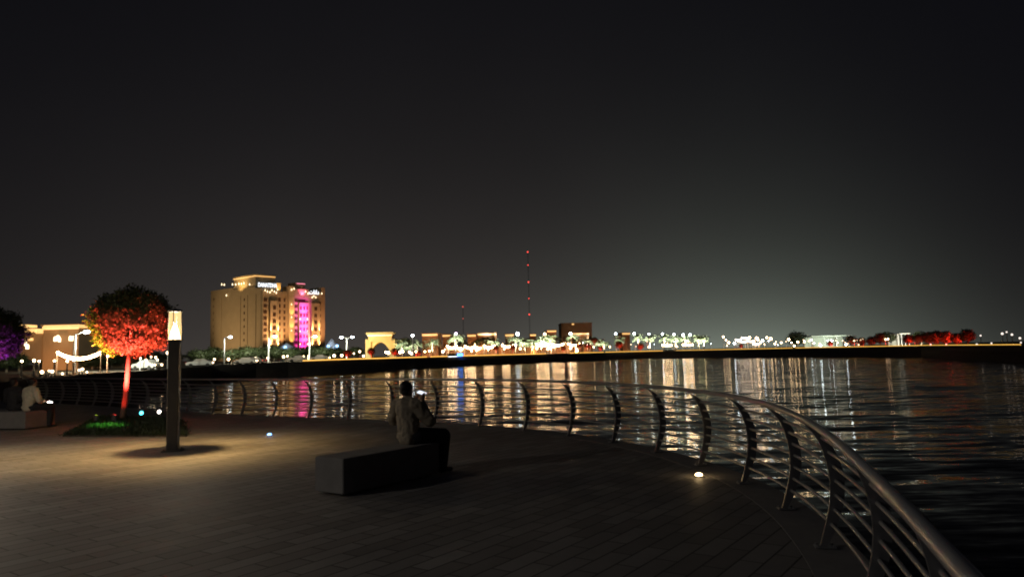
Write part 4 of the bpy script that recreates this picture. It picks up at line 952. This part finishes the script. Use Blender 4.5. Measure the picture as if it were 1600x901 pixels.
# ---------------------------------------------------------------- dark leafy trees
dk_c = crown_mb(1500, (1.0, 1.0, 0.8), 0.12, 33, .35).build('crown', leaf_dark); dk_me = dk_c.data; bpy.data.objects.remove(dk_c)
def leafy(px, py, wpx, back, label, group=None):
    Y = shore(px)[0] + back; p = place(px, Y); zt_ = A(px, py, Y).z; r = wpx/2/F_PX*Y; hh = max(1.0, zt_ - p.z); t = thing('leafy_tree', label, 'tree', p, rnd.uniform(0, 6), group)
    o = bpy.data.objects.new('trunk', st_me); C.objects.link(o); o.parent = t; o.scale = (2.2, 2.2, hh*.6)
    o = bpy.data.objects.new('crown', dk_me); C.objects.link(o); o.parent = t; rz_ = min(r*.9, hh*.48); o.location = (0, 0, hh - rz_*.85); o.scale = (r, r, rz_)
    return t
leafy(1245, 517, 30, 40, 'dark leafy tree standing above the lamps right of the bright market')
leafy(1388, 517.5, 24, 40, 'dark leafy tree between the pale roof and the red trees')
leafy(634, 527, 26, 55, 'dark round tree between the gateway and the first tall globe lamp')
leafy(1440, 517, 30, 40, 'dark tree rising behind the pale roof among the red trees')
L_ = []
for px, py, wp in ((308, 545, 36), (334, 541, 34), (362, 544, 34), (385, 540, 38), (405, 541, 36), (428, 540, 36), (447, 543, 34), (466, 541, 36), (486, 539, 34), (506, 541, 36), (524, 543, 34), (540, 546, 26), (556, 541, 26), (10, 556, 40), (72, 548, 34), (30, 552, 32), (145, 558, 36), (175, 552, 38), (208, 550, 34), (240, 549, 34), (270, 548, 34)):
    L_.append((px, leafy(px, py, wp, 64 + (px*7) % 23, 'x')))
row(L_, 'dark leafy tree in the belt along the far bank, %s from the left', 'tree', 'dark trees along the far bank')
for px in (330, 365, 400, 440, 490, 520):      # promenade lamps that wash the tree belt
    pass
# ---------------------------------------------------------------- parked cars on the left shore
def car_proto():
    t = thing('parked_car', 'x', 'car')
    prof_ = [(-2.2, .35), (-2.25, .75), (-1.9, .92), (-1.15, .98), (-.55, 1.42), (.75, 1.46), (1.5, 1.02), (2.15, .95), (2.25, .6), (2.2, .35)]
    n = len(prof_); V_ = []
    for y in (-.85, -.78, .78, .85):
        for x, z in prof_: V_.append((x, y*(1 if z < 1.1 else .82), z if abs(y) > .8 else z + .02))
    fs = [(i*n+k_, i*n+(k_+1) % n, (i+1)*n+(k_+1) % n, (i+1)*n+k_) for i in range(3) for k_ in range(n)] + [tuple(range(n))[::-1], tuple(range(3*n, 4*n))]
    MB().add(V_, fs).build('body', mat('car_white', (.45, .45, .44), .3), t)
    for s_ in (-1, 1): MB().add([(x, s_*(.80 if z < 1.2 else .715), z) for x, z in ((-1.0, 1.03), (-.5, 1.37), (.7, 1.40), (1.3, 1.05))], [(0, 1, 2, 3)]).build('side_window', win_dark, t)
    for x in (-1.4, 1.4):
        for s_ in (-.8, .8): MB().tube([(x, s_-.1, .33), (x, s_+.1, .33)], .33, 14).build('wheel', mat('tyre', (.02, .02, .02), .8), t)
    for s_ in (-.6, .6): MB().ball((2.24, s_, .72), (.06, .16, .1), 8, 5).build('headlight', white_hot, t)
    for s_ in (-.6, .6): MB().ball((-2.24, s_, .75), (.05, .14, .08), 8, 5).build('tail_light', redb, t)
    return t
cp = car_proto(); 
for i, (px, rz, lab) in enumerate(((312, 0.3, 'white parked car just right of the near lantern post'), (384, .1, 'white parked car below the dark trees left of the hotel corner'), (398, 2.9, 'white parked car nearest the hotel corner'), (466, 0.2, 'white parked car where the amber edge light begins'), (230, -.4, 'white parked car seen under the red tree crown'), (500, .1, 'white parked car behind the start of the amber edge light'))):
    c_ = cp if i == 0 else copy_tree(cp); Y = shore(px)[0] + 12; c_.location = place(px, Y); c_.rotation_euler = (0, 0, rz); tag(c_, lab, 'car', 'cars parked on the far shore')
    light('SPOT', 'bulb_glow', (0, -2.5, 3.5), 90, (1, .85, .6), c_, aim=(0, 0, 0), size=.3, cone=100)  # bare spot added above each car to brighten its body
L_ = []
for px, py in ((66, 581), (77, 579), (82, 580), (98, 583.5), (124, 578), (129, 576.5), (136, 581), (168, 556), (219, 559.5), (228, 562), (236, 557), (243, 558), (246, 562), (262, 551), (335, 561), (357, 561), (399, 559), (418, 559), (443, 557), (449, 556), (474, 557), (482, 556), (522, 555.5), (534, 555), (553, 552), (562, 549), (568, 556)):
    L_.append((px, globe(px, py, 6 if py > 570 else 14, .12 if px < 260 else .26, warm_hot if px % 3 else white_hot)))
row(L_, 'small bright lamp on the near part of the far shore, %s from the left', 'lamp', 'small lamps on the near part of the far shore')
def pale_roof(label, px0, px1, py, back, m, lit, col):
    Y = shore((px0+px1)/2)[0] + back; a, b = place(px0, Y), place(px1, Y); z0 = land_z(px0); h = A((px0+px1)/2, py, Y).z - z0; t = thing('canopy', label, 'canopy', (a.x, a.y, z0)); d = b - a
    L0 = d.length; rz = math.atan2(d.y, d.x)
    mb = MB().box((d.x/2, d.y/2 + 4, h), (L0, 9, .35), rz, .1); mb.build('roof', m, t)
    for x in (0.05, .35, .65, .95): MB().tube([(d.x*x, d.y*x+1, 0), (d.x*x, d.y*x+1, h-.1)], .14, 6).build('column', pole_mat, t)
    mb = MB().box((d.x/2, d.y/2 + 7.5, h*.48), (L0*.96, .3, h*.9), rz); mb.build('back_wall', m, t)
    if lit: light('SPOT', 'bulb', (d.x/2, d.y/2 - 6, .6), lit*.5, col, t, aim=(d.x/2, d.y/2+4, h), size=.5, cone=140)
pale_roof('long pale roofed pavilion in the greenish glow beyond the market', 1268, 1332, 524.5, 45, mat('pale_roof', (.5, .52, .46), .7), 16000, (.85, 1.0, .8))
pale_roof('short lit canopy with a bright pale roof by the red trees', 1405, 1424, 521, 38, MATS['pale_roof'], 16000, (1.0, .95, .75))
# low terraces along the bank that catch the warm light
wt = mat('terrace_wall', (0.34, 0.20, 0.12), .85, 0, .25, .4)
for i, (p0, p1) in enumerate(((686, 776), (778, 912))):
    Y = shore((p0+p1)/2)[0] + 20; a, b = place(p0, Y), place(p1, shore(p1)[0]+20); d = b - a; z0 = land_z(p0); t = thing('terrace', 'warm lit restaurant terrace under the %s festoons' % ('leftmost' if i == 0 else 'right hand'), 'terrace', (a.x, a.y, z0)); rz = math.atan2(d.y, d.x)
    mb = MB().box((d.x/2, d.y/2+4, 1.6), (d.length, .4, 3.2), rz); mb.build('wall', wt, t)
    mb = MB().box((d.x/2, d.y/2+2.5, 3.35), (d.length, 4.5, .25), rz); mb.build('awning', wt, t)
